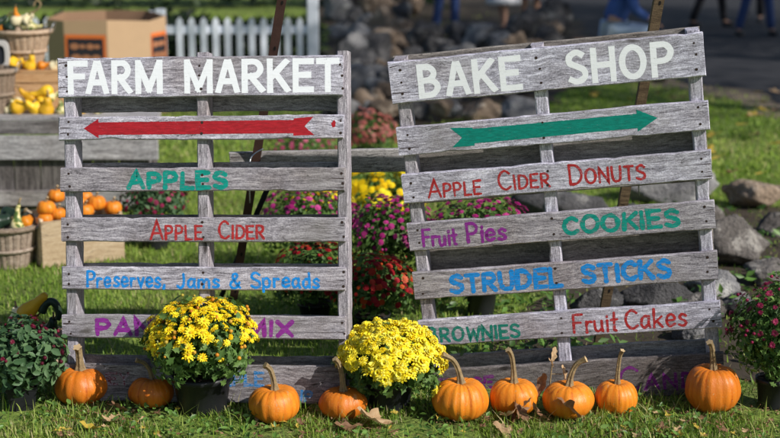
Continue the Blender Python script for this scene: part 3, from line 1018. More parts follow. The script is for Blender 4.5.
hook('bent silver wire hook hanging between stake and farm market pallet', [(263, 149, .2), (257, 152, .12), (251.5, 157, .04), (249.5, 165, .02), (249.5, 180, .02), (250, 203, .02)], 5.13)
hook('short wire tie on the stake behind the bake shop pallet', [(643, 136, .1), (642, 141, .02), (640, 150, .0), (638, 158, .01), (639, 196, .02)], 5.12)


# ------------------------------------------------------------------ pumpkins and gourds
def pumpkin(loc, r, h, label, stem, group, mat='pumpkin', ribs=14, seed=0, rot=0.0, n=84, m=22, cat='pumpkin', stem_r=0.011):
    """stem: list of points in metres from the crown"""
    root = empty('pumpkin', loc, label, cat, group, rot)
    mb = MB()
    vs, fs, var = [], [], []
    lob = [1 + rnd.uniform(-.035, .035) for _ in range(ribs)]
    sq = (rnd.uniform(-.03, .03), rnd.uniform(0, PI))
    for i in range(m + 1):
        ph = PI * i / m
        for k in range(n):
            th = 2 * PI * k / n
            tw_ = th + .09 * math.sin(2 * th + seed) + .06 * math.sin(3 * th + 2 * seed)
            g = abs(math.sin(tw_ * ribs / 2 + 0.25 * math.sin(ph * 1.3 + seed)))
            grv = g ** 0.55
            li = int(th * ribs / (2 * PI)) % ribs
            sx = math.sin(ph) ** 0.82
            rr = r * sx * (0.965 + 0.035 * grv) * (1 + (lob[li] - 1) * grv) * (1 + sq[0] * math.cos(2 * (th - sq[1])))
            z = -math.cos(ph) * 0.5 * h
            z *= (1 - 0.0 * grv)
            # dimples at both ends
            e = math.exp(-(rr / (0.42 * r)) ** 2)
            z -= math.copysign(1, z) * e * h * 0.13
            z += 0.03 * h * (grv - .7) * (1 if z > 0 else -1) * (1 - sx)
            rr *= 1 + 0.07 * noise.noise(Vector((math.cos(th) * .9 + seed, math.sin(th) * .9, ph * .9))) + 0.02 * noise.noise(Vector((math.cos(th) * 2, math.sin(th) * 2, ph * 2 + seed)))
            vs.append((rr * math.cos(th), rr * math.sin(th), z + h * 0.5))
    for i in range(m):
        for k in range(n):
            a, b = i * n + k, i * n + (k + 1) % n
            mb.f.append((a, b, b + n, a + n))
            th = 2 * PI * (k + .5) / n
            tw_ = th + .09 * math.sin(2 * th + seed) + .06 * math.sin(3 * th + 2 * seed)
            g = abs(math.sin(tw_ * ribs / 2 + 0.25 * math.sin(PI * i / m * 1.3 + seed)))
            mb.var.append(min(1, g ** 0.5))
            mb.mi.append(0)
    mb.v = vs
    mb.build('body', M[mat], root, True)
    if stem:
        st = MB()
        zc = h * (1 - 0.13) - 0.002
        P = spline([(x, y, z + zc) for x, y, z in stem], 5)
        N = len(P)
        nn = 30
        rings = []
        up = Vector((1, 0, 0))
        for i, p in enumerate(P):
            p = Vector(p)
            d = (Vector(P[min(i + 1, N - 1)]) - Vector(P[max(i - 1, 0)])).normalized()
            up = (up - d * up.dot(d)).normalized()
            w = d.cross(up)
            f = i / (N - 1)
            rad = stem_r * (0.72 + 1.35 * math.exp(-f * 7.5) + 0.12 * f + 0.22 * max(0, f - .85) / .15)
            for k in range(nn):
                a = 2 * PI * k / nn + f * 0.7
                q_ = rad * (0.7 + 0.32 * abs(math.cos(a * 2.5)) ** 1.5) * (1 + .12 * noise.noise(Vector((a, f * 9, seed))))
                st.v.append(tuple(p + (up * math.cos(a) + w * math.sin(a)) * q_))
        for i in range(N - 1):
            for k in range(nn):
                a, b = i * nn + k, i * nn + (k + 1) % nn
                st.f.append((a, b, b + nn, a + nn))
                st.mi.append(0)
                st.var.append(0.5)
        st.f.append(tuple((N - 1) * nn + k for k in range(nn)))
        st.mi.append(1)
        st.var.append(0.5)
        st.build('stem', [M['pstem'], M['pstem_cut']], root, False)
    return root


FP = [  # centre x, width px, base y, height px, stem tip offset px (dx, up), material, label
    (80, 53, 405, 41, (-1, 26), 'pumpkin_shaded', 'squat orange pumpkin with thick pale cut stem, nearest the burgundy mum', 0.016),
    (152, 47, 407, 33, (-15, 22), 'pumpkin_shaded', 'shaded pumpkin with thin bent stem tucked beside the pot of small yellow blossoms', 0.009),
    (274.5, 52, 422, 38, (-9, 28), 'pumpkin', 'bright pumpkin alone between the two yellow mums, stem curving up', 0.012),
    (343, 47, 419, 33, (-8, 36), 'pumpkin_shaded', 'shaded pumpkin at the edge of the full lemon yellow mum', 0.011),
    (461, 57, 420, 43, (-19, 32), 'pumpkin', 'large pumpkin with a long stem bowed over and a yellow flower head against it', 0.012),
    (514, 49, 415, 38, (-7, 37), 'pumpkin', 'pumpkin with upright twisted stem behind a heap of crumpled brown leaves', 0.011),
    (569, 52, 418, 38, (16, 30), 'pumpkin', 'pumpkin whose stem slants toward the parking side, brown leaf against its front', 0.012),
    (617, 43, 414, 36, (4, 37), 'pumpkin', 'smallest pumpkin of the row with thin straight stem under the fruit cakes slat', 0.009),
    (713, 56, 413, 51, (-6, 31), 'pumpkin_shaded', 'tall pumpkin with shade darkened orange skin beside the dark pink mum at the end of the row', 0.012)]
for i, (cx, w, by, hp, (dx, dz), mt, lb, sr) in enumerate(FP):
    p = G(cx, by)
    k = 1 / ppm(p)
    r = w * k / 2
    p.y += r * 0.3
    p.z = -0.008
    h = hp * k * 1.0
    pumpkin(p, r, h, lb, [(0, 0, -.004), (dx * k * .12, 0, dz * k * .4), (dx * k * .45, -.004, dz * k * .8), (dx * k, -.012, dz * k)],
            'pumpkins in a row along the foot of the signs', mt, 16 + i % 5, i * 2.1, rnd.uniform(-.3, .3) * 0, stem_r=sr)


def gourd_obj(loc, length, r, kind, label, dirv=(1, 0, 0.2), group='gourds', neck=0.42, bend=0.2, stem=True, cat='gourd'):
    """pear or crookneck gourd lying along dirv"""
    root = empty('gourd', loc, label, cat, group)
    mb = MB()
    d = Vector(dirv).normalized()
    side = d.cross(Vector((0, 0, 1)))
    side = side.normalized() if side.length > .05 else Vector((1, 0, 0))
    upv = side.cross(d)
    N, n = 16, 18
    ph = rnd.random() * 9
    P, Rr = [], []
    for i in range(N + 1):
        f = i / N
        if f < 0.55:
            rr = r * math.sqrt(max(0.0004, 1 - ((f - 0.3) / 0.3) ** 2)) if f < 0.3 else r * (neck + (1 - neck) * (0.5 + 0.5 * math.cos((f - .3) / .4 * PI)))
        else:
            rr = r * (neck + (1 - neck) * (0.5 + 0.5 * math.cos(min(1, (f - .3) / .4) * PI))) * (1 - 0.35 * (f - .55) / .45)
        if f > 0.94:
            rr *= 0.7
        P.append(d * (f - 0.5) * length + upv * bend * length * (max(0, f - .45) ** 2) * 2)
        Rr.append(max(rr, r * .03))
    vs, fs = [], []
    for i in range(N + 1):
        for k in range(n):
            a = 2 * PI * k / n
            q_ = Rr[i] * (1 + 0.05 * math.cos(5 * a + ph) + 0.09 * noise.noise(Vector((math.cos(a) * 2 + ph, math.sin(a) * 2, i * .5))))
            vs.append(P[i] + side * math.cos(a) * q_ + upv * math.sin(a) * q_)
    for i in range(N):
        for k in range(n):
            a, b = i * n + k, i * n + (k + 1) % n
            fs.append((a, b, b + n, a + n))
    fs += [tuple(range(n))[::-1], tuple(N * n + k for k in range(n))]
    mb.add(vs, fs)
    mb.build('body', M[kind], root, True)
    if stem:
        s = MB()
        e = P[-1]
        s.tube([e, e + d * r * .4 + upv * r * .15, e + d * r * .7 + upv * r * .4], [r * .16, r * .12, r * .13], 7)
        s.build('stem', M['pstem'], root, True)
    return root


# ------------------------------------------------------------------ potted chrysanthemums
LEAF = ([(0, 0, 0), (.12, .25, .05), (.3, .42, .03), (.17, .5, .06), (.3, .72, .0), (.1, .74, .05), (0, 1, -.05), (-.1, .74, .05), (-.3, .72, 0), (-.17, .5, .06), (-.3, .42, .03), (-.12, .25, .05), (0, .5, -.03)],
        [(0, 1, 12), (1, 2, 3, 12), (3, 4, 5, 12), (5, 6, 12), (6, 7, 12), (7, 8, 9, 12), (9, 10, 11, 12), (11, 0, 12)])
OVAL = ([(0, 0, 0), (.2, .25, .05), (.26, .55, .06), (.12, .85, .0), (0, 1, -.06), (-.12, .85, 0), (-.26, .55, .06), (-.2, .25, .05), (0, .5, -.05)],
        [(0, 1, 8), (1, 2, 8), (2, 3, 8), (3, 4, 8), (4, 5, 8), (5, 6, 8), (6, 7, 8), (7, 0, 8)])
SLEAF = ([(0, 0, 0), (.25, .4, .05), (0, 1, -.05), (-.25, .4, .05), (0, .45, -.04)], [(0, 1, 4), (1, 2, 4), (2, 3, 4), (3, 0, 4)])


def blossom_mesh(name, mat, petals=(16, 13, 9), bend=0.25, centre=True, seed=0):
    r_ = random.Random(seed)
    mb = MB()
    for ring, k in enumerate(petals):
        L = 1.0 - 0.24 * ring
        lift = 0.04 + 0.15 * ring
        for i in range(k):
            a = 2 * PI * (i + .5 * ring) / k + r_.uniform(-.12, .12)
            l = L * r_.uniform(.82, 1.08)
            w = 0.125 + .01 * ring
            tip = lift + r_.uniform(-.12, .1) - bend * 0.35
            ca, sa = math.cos(a), math.sin(a)
            prof = [(.12, 0, w * .4), (.55, lift * .8, w), (.88, lift, w * .85), (1.0, tip, w * .25)]
            vs = []
            for (x, z, ww) in prof:
                x *= l
                vs += [(ca * x - sa * ww, sa * x + ca * ww, z + .07 * ring), (ca * x + sa * ww, sa * x - ca * ww, z + .07 * ring)]
            v = r_.random()
            mb.add(vs, [(0, 1, 3, 2), (2, 3, 5, 4), (4, 5, 7, 6)], 0, v)
    if centre:
        mb.lathe([(.02, .3), (.16, .28), (.2, .16), (.2, .02)], 8, 1)
    return mb.mesh(name, [M[mat], M['centre']])


def far_template():
    v, f = [], []
    for (k, r, z, w) in ((9, 1.0, 0.0, .34), (7, .62, .2, .26), (4, .3, .36, .2)):
        for i in range(k):
            a = 2 * PI * (i + .37 * k) / k
            o = len(v)
            ca, sa = math.cos(a), math.sin(a)
            v += [(0, 0, z), (ca * r * .6 + sa * r * w, sa * r * .6 - ca * r * w, z + .1), (ca * r, sa * r, z + .02), (ca * r * .6 - sa * r * w, sa * r * .6 + ca * r * w, z + .1)]
            f.append((o, o + 1, o + 2, o + 3))
    return v, f


FAR_BL = far_template()
FAR_OLD = ([(math.cos(a) * rr, math.sin(a) * rr, zz) for (rr, zz, off) in ((1, 0, 0),) for a in [2 * PI * k / 7 for k in range(7)]] + [(0, 0, .45)],
          [(k, (k + 1) % 7, 7) for k in range(7)])


def dome_points(n, rx, rz, zc, inner=0.7, low=-0.35):
    """points in the outer shell of an ellipsoid dome, and outward normals"""
    d = rng.normal(size=(n * 3, 3))
    d /= np.linalg.norm(d, axis=1, keepdims=True)
    d = d[d[:, 2] > low][:n]
    lump = 1 + 0.09 * np.sin(d[:, 0] * 7 + rx * 50) + 0.07 * np.cos(d[:, 1] * 8 + d[:, 2] * 5)
    f = rng.uniform(inner, 1.0, len(d)) * lump
    p = d * f[:, None] * np.array([rx, rx, rz]) + np.array([0, 0, zc])
    nr = d / np.array([rx, rx, rz])
    return p, nr / np.linalg.norm(nr, axis=1, keepdims=True), d


def mum(base, pot_r, pot_h, rx, rz, zc, label, bl_mat, n_leaf, leaf_s, n_bl, bl_s, group, template=LEAF, leaf_mat='mumleaf', each=False,
        bl_zone=0.1, far=False, buds=0, low=-0.4, pot_shape='round', petals=(16, 13, 9), spread=1.0, bl_low=None, square=False, fill=0):
    root = empty('chrysanthemum_plant', base, label, 'potted plant', group)
    pb = MB()
    if square:
        s2 = math.sqrt(2)
        prof = [(pot_r * .78 * s2, 0), (pot_r * s2, pot_h * .86), (pot_r * 1.05 * s2, pot_h * .86), (pot_r * 1.05 * s2, pot_h), (pot_r * .95 * s2, pot_h), (pot_r * .93 * s2, pot_h * .9)]
        vs_n = 4
        pb.lathe(prof, 4, 0, caps=(True, False))
        c, s_ = math.cos(PI / 4 + .2), math.sin(PI / 4 + .2)
        pb.v = [(x * c - y * s_, x * s_ + y * c, z) for x, y, z in pb.v]
    else:
        pb.lathe([(pot_r * .78, 0), (pot_r * .8, .006), (pot_r * .95, pot_h * .84), (pot_r * 1.04, pot_h * .85), (pot_r * 1.05, pot_h * .99), (pot_r * 1.0, pot_h), (pot_r * .95, pot_h * .97), (pot_r * .93, pot_h * .88)], 36, 0, caps=(True, False))
    pb.lathe([(pot_r * .94, pot_h * .9), (0.001, pot_h * .92)], 24, 1)
    pb.build('pot', [M['pot'], M['soil']], root, not square)
    # stems
    st = MB()
    for _ in range(26 if not far else 10):
        a, f = rnd.uniform(0, 2 * PI), rnd.uniform(.2, .85)
        e = Vector((math.cos(a) * rx * f, math.sin(a) * rx * f, zc + rz * .6 * math.sqrt(1 - f * f)))
        s0 = Vector((math.cos(a) * pot_r * .4, math.sin(a) * pot_r * .4, pot_h * .9))
        st.tube([s0, s0.lerp(e, .5) + Vector((0, 0, .02)), e], [.003, .0024, .0016], 5)
    st.build('stems', M['stem_green'], root)
    # leaves
    p, nr, d = dome_points(n_leaf, rx * 1.03, rz * 1.03, zc, 0.4, low)
    n = len(p)
    tilt = nr + rng.normal(size=(n, 3)) * 0.55 + np.array([0, 0, .25])
    R = frames(tilt, rng.uniform(0, 2 * PI, n), leaf_s * rng.uniform(.6, 1.25, n))
    # shift leaves so their middle sits on the point
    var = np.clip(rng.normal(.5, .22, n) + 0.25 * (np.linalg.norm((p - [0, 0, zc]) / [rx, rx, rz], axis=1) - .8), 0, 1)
    tv = np.array(template[0]) - np.array([0, .5, 0])
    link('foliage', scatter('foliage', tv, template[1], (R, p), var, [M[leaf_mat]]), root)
    # blossoms
    if n_bl:
        lo = bl_low if bl_low is not None else bl_zone
        dd = rng.normal(size=(n_bl * 60, 3))
        dd /= np.linalg.norm(dd, axis=1, keepdims=True)
        thr = lo + rng.uniform(-.15, .15, len(dd))
        dd = dd[dd[:, 2] > thr]
        # blue-noise pick
        keep = []
        mind = spread * math.sqrt(2.6 * (1 - lo) / n_bl) * 0.85
        for q_ in dd:
            if all(np.dot(q_ - k_, q_ - k_) > mind * mind for k_ in keep):
                keep.append(q_)
                if len(keep) >= n_bl:
                    break
        dd = np.array(keep)
        n = len(dd)
        f = 1.02 + rng.uniform(-.06, .07, n)
        pp = dd * f[:, None] * np.array([rx, rx, rz]) + np.array([0, 0, zc])
        nn = dd / np.array([rx, rx, rz])
        nn /= np.linalg.norm(nn, axis=1, keepdims=True)
        nn = nn + rng.normal(size=(n, 3)) * .22 + np.array([0, 0, .2])
        if each:
            meshes = each
            for i in range(n):
                o = link('blossom', meshes[i % len(meshes)], root)
                o.rotation_mode = 'QUATERNION'
                z = Vector(nn[i]).normalized()
                o.rotation_quaternion = z.to_track_quat('Z', 'Y') @ Matrix.Rotation(rnd.uniform(0, 6), 3, 'Z').to_quaternion()
                o.location = pp[i]
                o.scale = [bl_s * rnd.choice((.7, .85, 1, 1.1, 1.2))] * 3
            if fill:
                d2 = rng.normal(size=(fill * 8, 3))
                d2 /= np.linalg.norm(d2, axis=1, keepdims=True)
                d2 = d2[d2[:, 2] > lo + .05][:fill]
                n2 = len(d2)
                R = frames(d2 + rng.normal(size=(n2, 3)) * .3 + np.array([0, 0, .25]), rng.uniform(0, 6, n2), bl_s * rng.uniform(.45, .85, n2))
                tv = np.array([v.co[:] for v in meshes[0].vertices])
                tf = [tuple(q_.vertices) for q_ in meshes[0].polygons]
                o = link('blossoms', scatter('blossoms', tv, tf, (R, d2 * np.array([rx, rx, rz]) * rng.uniform(.95, 1.03, (n2, 1)) + np.array([0, 0, zc])), rng.uniform(0, .8, n2), [M[bl_mat]]), root)
                o['kind'] = 'stuff'
        else:
            R = frames(nn, rng.uniform(0, 6, n), bl_s * rng.uniform(.55, 1.2, n))
            if far:
                me = scatter('blossoms', FAR_BL[0], FAR_BL[1], (R, pp), rng.uniform(0, 1, n), [M[bl_mat]])
            else:
                bm_ = blossom_mesh('tmp', bl_mat, (11, 8), 0.2, False, 3)
                tv = np.array([v.co[:] for v in bm_.vertices])
                tf = [tuple(q_.vertices) for q_ in bm_.polygons]
                me = scatter('blossoms', tv, tf, (R, pp), rng.uniform(0, 1, n), [M[bl_mat]])
            o = link('blossoms', me, root)
            o['kind'] = 'stuff'
    if buds:
        p, nr, d = dome_points(buds, rx, rz, zc, .98, -.05)
        n = len(p)
        R = frames(nr + rng.normal(size=(n, 3)) * .3, rng.uniform(0, 6, n), rng.uniform(.005, .009, n))
        bt = [(math.cos(a) * rr, math.sin(a) * rr, z) for rr, z in ((.5, 0), (1, .6), (.6, 1.4)) for a in [2 * PI * k / 6 for k in range(6)]]
        bf = [(i * 6 + k, i * 6 + (k + 1) % 6, (i + 1) * 6 + (k + 1) % 6, (i + 1) * 6 + k) for i in range(2) for k in range(6)] + [tuple(12 + k for k in range(6))]
        o = link('buds', scatter('buds', bt, bf, (R, p), rng.uniform(0, 1, n), [M['bud'] if bl_mat in ('yellow', 'lemon') else M[bl_mat]]), root)
        o['kind'] = 'stuff'
    return root


YB = [blossom_mesh('blossom', 'yellow', (12, 9), .3, True, s) for s in range(3)]
LB = [blossom_mesh('blossom', 'lemon', (17, 14, 11, 7), .35, True, s + 10) for s in range(3)]
p = G(200, 417)
p.y += .08
mum(p, .106, .135, .2,   .155, .238, 'potted mum with small golden yellow blossoms and orange buds before the farm market pallet', 'yellow', 2500, .04, 100, .0215,
    'potted mums', each=YB, bl_zone=.14, buds=80, fill=190, low=-.62)
p = G(390, 415)
p.y += .075
mum(p, .085, .105, .182, .13, .165, 'potted mum crowded with large lemon yellow flower heads between the two pallets', 'lemon', 1300, .04, 98, .032,
    'potted mums', each=LB, bl_zone=.12, low=-.6, fill=130)
p = G(19, 413)
p.y += .06
mum(p, .052, .09, .15, .135, .19, 'mum with broad glossy leaves and sparse burgundy buds in a square black pot', 'wine', 1700, .038, 34, .0115, 'potted mums', template=OVAL, leaf_mat='bigleaf', bl_zone=.1, low=-.85, square=True, buds=30)
p = G(777, 413)
p.y += .07
mum(p, .06, .11, .155, .18, .275, 'dark pink budded mum in a black pot at the end of the pumpkin row', 'burgundy', 2300, .03, 95, .0135, 'potted mums', bl_zone=-.1, low=-.9, buds=40)
# mums behind the signs
for (cx, by, rx, rz, zc, pr, ph, mt, nl, nb, bs, lb, zone, lm) in [
    (372, 334, .185, .155, .17, .075, .07, 'redpetal', 1400, 190, .0165, 'red and orange mum low behind the gap between the pallets', -.05, 'mumleaf'),
    (392, 305, .215, .19, .285, .09, .15, 'magenta', 2200, 190, .0145, 'tall magenta mum standing behind the red and orange mum', .12, 'mumleaf'),
    (314, 322, .2, .165, .165, .075, .07, 'redpetal', 1400, 150, .0145, 'dark red mum seen through the lower slats of the farm market pallet', .0, 'mumleaf'),
    (308, 280, .25, .19, .26, .09, .15, 'magenta', 2000, 210, .0155, 'purple pink mum behind the apple cider slat of the farm market pallet', .0, 'mumleaf'),
    (482, 320, .235, .19, .34, .07, .14, 'magenta', 2000, 210, .016, 'pink mum in a dark pot behind the fruit pies slat', .0, 'mumleaf'),
    (380, 232, .25, .16, .19, .1, .15, 'yellow', 1100, 150, .03, 'bright yellow mum beyond the plank rail in the gap between the signs', -.25, 'mumleaf'),
    (322, 234, .18, .12, .17, .09, .14, 'yellow', 800, 110, .024, 'smaller yellow mum with few blossoms seen through the farm market slats', .0, 'mumleaf'),
    (368, 172, .2, .17, .24, .1, .15, 'salmon', 1000, 170, .022, 'salmon pink mum on the lawn beyond the rail near the rubble stones', -.1, 'mumleaf'),
    (300, 182, .24, .14, .2, .1, .14, 'pinkish', 900, 100, .017, 'dusty pink mum behind the red arrow slat of the farm market pallet', -.1, 'mumleaf'),
    (153, 251, .18, .14, .24, .085, .14, 'burgundy', 1300, 70, .015, 'dark maroon mum in a black pot beside the crate of pumpkins', -.1, 'bigleaf'),
]:
    p = G(cx, by)
    p.y += pr
    mum(p, pr, ph, rx, rz, zc, lb, mt, nl, .034, nb, bs, 'potted mums behind the signs', template=SLEAF, leaf_mat=lm, bl_zone=zone, far=True, low=-.6, buds=20 if mt != 'yellow' else 0)

# a loose blossom leaning on the large pumpkin
p = G(438.5, 408, 0.05)
o = link('fallen_blossom', LB[1])
o.location = PT(438.5, 393, 4.715)
o.rotation_euler = (1.15, -.25, 0)
o.scale = [.026] * 3
tag(o, 'single yellow flower head resting against the large bowed stem pumpkin', 'flower')


# ------------------------------------------------------------------ dry leaves
def leaf_mesh(kind, seed, curl=0.35):
    r_ = random.Random(seed)
    lob = 5 if kind == 'maple' else 0
    out = []
    N = 36
    for i in range(N):
        a = 2 * PI * i / N
        if kind == 'maple':
            rr = 0.55 + 0.42 * abs(math.cos(a * 2.5 + .001)) ** 1.6 * (1 if abs((a + PI / 2) % (2 * PI)) > .3 else .5) + r_.uniform(-.05, .05)
            out.append((rr * math.cos(a + PI / 2), rr * math.sin(a + PI / 2)))
        else:
            w = .38 * (1 + .22 * math.sin(a * 7 + seed)) + r_.uniform(-.02, .02)
            out.append((w * math.cos(a), math.sin(a) * 1.0))
    mb = MB()
    vs = []
    ph = r_.random() * 9
    for s_ in (1.0, .66, .33):
        for x, y in out:
            x *= s_
            y *= s_
            z = curl * (x * x * 1.1 + .5 * y * y * (1 if seed % 2 else -.3)) + .22 * noise.noise(Vector((x * 2.2 + ph, y * 2.2, seed))) * (curl + .4) + .05 * abs(x)
            vs.append((x, y, z))
    vs.append((0, 0, 0))
    fs = []
    for k in range(2):
        for i in range(N):
            j = (i + 1) % N
            fs.append((k * N + i, k * N + j, (k + 1) * N + j, (k + 1) * N + i))
    for i in range(N):
        fs.append((2 * N + i, 2 * N + (i + 1) % N, 3 * N))
    for f in fs:
        mb.add([vs[i] for i in f], [tuple(range(len(f)))], 0, r_.random() * .3 + .5 * abs(noise.noise(Vector((f[0] * .4, seed, 1)))))
    # weld for continuity
    mb2 = MB()
    mb2.add(vs, fs)
    mb2.var = [min(1, max(0, .5 + .55 * noise.noise(Vector((vs[f[0]][0] * 3, vs[f[0]][1] * 3, seed))))) for f in fs]
    mb2.tube([(0, -.9, .02), (0, -1.25, .05), (.04, -1.5, .12)], .022, 5)
    return mb2


LM = {}
for mt in ('dry', 'tan', 'yleaf'):
    for i in range(4):
        LM[(mt, i)] = leaf_mesh('maple' if i % 2 == 0 else 'oak', i + (3 if mt == 'tan' else 0), (.35, .75, .55, .3)[i]).mesh('dry_leaf', [M[mt]], True)


def dry_leaf(px, py, size, mt, var, label, group, z=0.02, rot=None, Y=None):
    o = link('dry_leaf', LM[(mt, var)])
    o.location = PT(px, py, Y) if Y else G(px, py, z)
    o.rotation_euler = rot or (rnd.uniform(-.3, .3), rnd.uniform(-.3, .3), rnd.uniform(0, 6))
    o.scale = [size] * 3
    tag(o, label, 'leaf', group)
    return o


GL_ = 'dry leaves lying before the signs'
dry_leaf(372, 419, .07, 'tan', 0, 'big tan leaf curled on the grass beneath the lemon yellow mum', GL_, .035, (.35, .25, 1.1))
dry_leaf(348, 428, .048, 'dry', 1, 'flat brown leaf lying in front of the shaded pumpkin by the lemon mum', GL_, .02, (.1, -.2, 1.7))
for i_, (px_, py_, sz_, mt_, v_, r_, lb_) in enumerate([
    (519, 411, .046, 'dry', 2, (.7, .5, .6), 'crumpled brown leaf at the middle of the heap against the twisted stem pumpkin'),
    (534, 409, .04, 'dry', 1, (.8, -.6, 2.2), 'crumpled brown leaf on the heap nearest the slanted stem pumpkin'),
    (509, 415, .038, 'tan', 2, (.5, .2, 3.4), 'paler crumpled leaf low in the heap of leaves'),
    (526, 404, .036, 'tan', 1, (1.0, .3, 4.5), 'tan curled leaf topping the heap of leaves'),
    (516, 420, .036, 'dry', 2, (.3, -.3, 5.2), 'dark curled leaf lying before the heap of leaves'),
    (540, 416, .034, 'dry', 1, (.4, .5, 1.0), 'dark leaf slipped off the heap between the two middle pumpkins')]):
    dry_leaf(px_, py_, sz_, mt_, v_, lb_, GL_, Y=4.675 - .012 * (i_ % 3), rot=r_)
dry_leaf(502, 429, .05, 'tan', 1, 'pale tan leaf lying in the grass below the leaf heap', GL_, .025, (.3, .1, .5))
dry_leaf(541, 386, .048, 'dry', 1, 'brown curled leaf propped between the two middle pumpkins', GL_, Y=4.78, rot=(1.2, .3, -.6))
dry_leaf(569, 407, .055, 'dry', 2, 'broad brown leaf spread against the front of the slanted stem pumpkin', GL_, Y=4.665, rot=(.75, .1, 1.5))
dry_leaf(90, 428, .042, 'yleaf', 1, 'yellow fallen leaf in the grass under the squat pumpkin', GL_, .025, (.1, .1, 1.2))
dry_leaf(73, 418, .03, 'yleaf', 3, 'thin yellow blade shaped leaf before the squat pumpkin', GL_, .03, (.2, .5, 1.4))
dry_leaf(117, 407, .042, 'dry', 0, 'dark brown leaf between the two shaded pumpkins', GL_, .03, (.5, .2, 2))
dry_leaf(113, 421, .04, 'tan', 2, 'pale brown leaf with curled rim nearest the lens below the shaded pumpkins', GL_, .025)
for i in range(110):
    px = rnd.choice((rnd.uniform(40, 180), rnd.uniform(240, 360), rnd.uniform(470, 778), rnd.uniform(600, 778), rnd.uniform(20, 770)))
    dry_leaf(px, rnd.uniform(409, 437), rnd.uniform(.01, .026), rnd.choice(('dry', 'dry', 'tan', 'yleaf')), rnd.randrange(4), 'little curled leaf scattered in the grass along the pumpkin row', 'small leaves scattered in the grass', .018)
for i in range(46):
    px, py = rnd.uniform(560, 780), rnd.uniform(88, 178)
    dry_leaf(px, py, rnd.uniform(.03, .07), rnd.choice(('tan', 'yleaf', 'yleaf', 'dry')), rnd.randrange(4), 'fallen leaf lying on the sunny lawn beside the road', 'fallen leaves on the lawn', .05)
# dried stalk with withered leaves between the middle pumpkins
st = empty('dried_stalk', G(546, 408), 'withered stalk with three curled tan leaves standing against the bake shop pallet', 'dried plant')
b0 = st.location.copy()
q_ = [PT(x_, y_, 4.79) - b0 for x_, y_ in ((546, 408), (549, 392), (551, 374), (553, 356))]
mb = MB()
mb.tube(spline([tuple(v) for v in q_], 4), .0025, 5)
mb.tube([q_[2], q_[2] + (PT(562, 374, 4.79) - PT(551, 374, 4.79))], .0018, 5)
mb.build('stem', M['pstem'], st)
for (x_, y_, s_, r0) in ((554, 354, .026, (1.2, .3, .2)), (551, 362, .026, (1.0, -.5, 2.0)), (564, 372, .026, (1.3, .1, 1.0))):
    o = link('leaf', LM[('tan', 1)], st)
    o.location = PT(x_, y_, 4.785) - b0
    o.rotation_euler = r0
    o.scale = [s_] * 3

# ------------------------------------------------------------------ ground, road
def sheet(name, pts, z, mat):
    mb = MB()
    mb.add([(p_[0], p_[1], z) for p_ in pts], [tuple(range(len(pts)))])
    return tag(mb.build(name, M[mat]), kind='structure')


sheet('ground', [(-300, -60), (300, -60), (300, 600), (-300, 600)], 0, 'ground')


def wavy(pts, amp, step, seed):
    out = []
    n = len(pts)
    for i in range(n):
        a, b = Vector(pts[i][:2]), Vector(pts[(i + 1) % n][:2])
        k = max(1, int(min((b - a).length, 30) / step))
        for j in range(k):
            p_ = a.lerp(b, j / k)
            out.append((p_.x + amp * noise.noise(Vector((p_.x * 1.3, p_.y * 1.3, seed))), p_.y + amp * noise.noise(Vector((p_.x * 1.3, p_.y * 1.3, seed + 9)))))
    return out


road_front = [G(600, 62), G(650, 76), G(700, 84), G(740, 92), G(780, 103), G(860, 118)]
road_pts = [tuple(p_[:2]) for p_ in road_front] + [(14, 11.0), (40, 12), (60, 60), (2.0, 60), (3.2, 24)]
verge_pts = [(p_[0] - .25, p_[1] - .55) for p_ in road_front] + [(14, 10.2), (41, 11), (61, 61), (1.4, 61), (2.8, 24)]
sheet('road_verge', wavy(verge_pts, .5, .25, 1), .004, 'roadgravel')
sheet('road', wavy(road_pts, .35, .25, 2), .008, 'asphalt')
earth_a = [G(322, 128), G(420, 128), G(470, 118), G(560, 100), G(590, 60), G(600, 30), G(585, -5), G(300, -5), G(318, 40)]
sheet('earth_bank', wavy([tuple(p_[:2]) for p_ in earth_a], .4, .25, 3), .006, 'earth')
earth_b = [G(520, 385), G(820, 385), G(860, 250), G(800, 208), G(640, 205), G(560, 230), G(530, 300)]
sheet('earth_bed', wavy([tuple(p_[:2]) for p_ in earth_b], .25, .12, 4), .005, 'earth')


def inside(poly, x, y):
    poly = np.array([(p_[0], p_[1]) for p_ in poly])
    res = np.zeros(len(x), dtype=bool)
    j = len(poly) - 1
    for i in range(len(poly)):
        xi, yi, xj, yj = poly[i][0], poly[i][1], poly[j][0], poly[j][1]
        c = ((yi > y) != (yj > y)) & (x < (xj - xi) * (y - yi) / (yj - yi + 1e-12) + xi)
        res ^= c
        j = i
    return res


BLADE5 = np.array([(-.5, 0, 0), (.5, 0, 0), (-.42, .18, .55), (.42, .18, .55), (0, .55, 1.0)])
BLF = [(0, 1, 3, 2), (2, 3, 4)]


def grass_patch(x, y, hmin, hmax, w, lean=0.6):
    n = len(x)
    h = rng.uniform(hmin, hmax, n)
    rz = rng.uniform(0, 2 * PI, n)
    c, s_ = np.cos(rz), np.sin(rz)
    ww = w * rng.uniform(.6, 1.3, n)
    ln = rng.uniform(.1, 1.6, n) * lean
    R = np.zeros((n, 3, 3))
    # columns: width dir, lean dir, up
    R[:, 0, 0], R[:, 1, 0] = c * ww, s_ * ww
    R[:, 0, 1], R[:, 1, 1] = -s_ * h * ln, c * h * ln
    R[:, 2, 2] = h * (1 - .25 * np.clip(ln, 0, 1.4))
    return R, np.stack([x, y, np.full(n, -.004)], axis=1)


def patchy(x, y, sc, seed):
    return np.array([noise.noise(Vector((a * sc, b * sc, seed))) for a, b in zip(x, y)])


parts = []
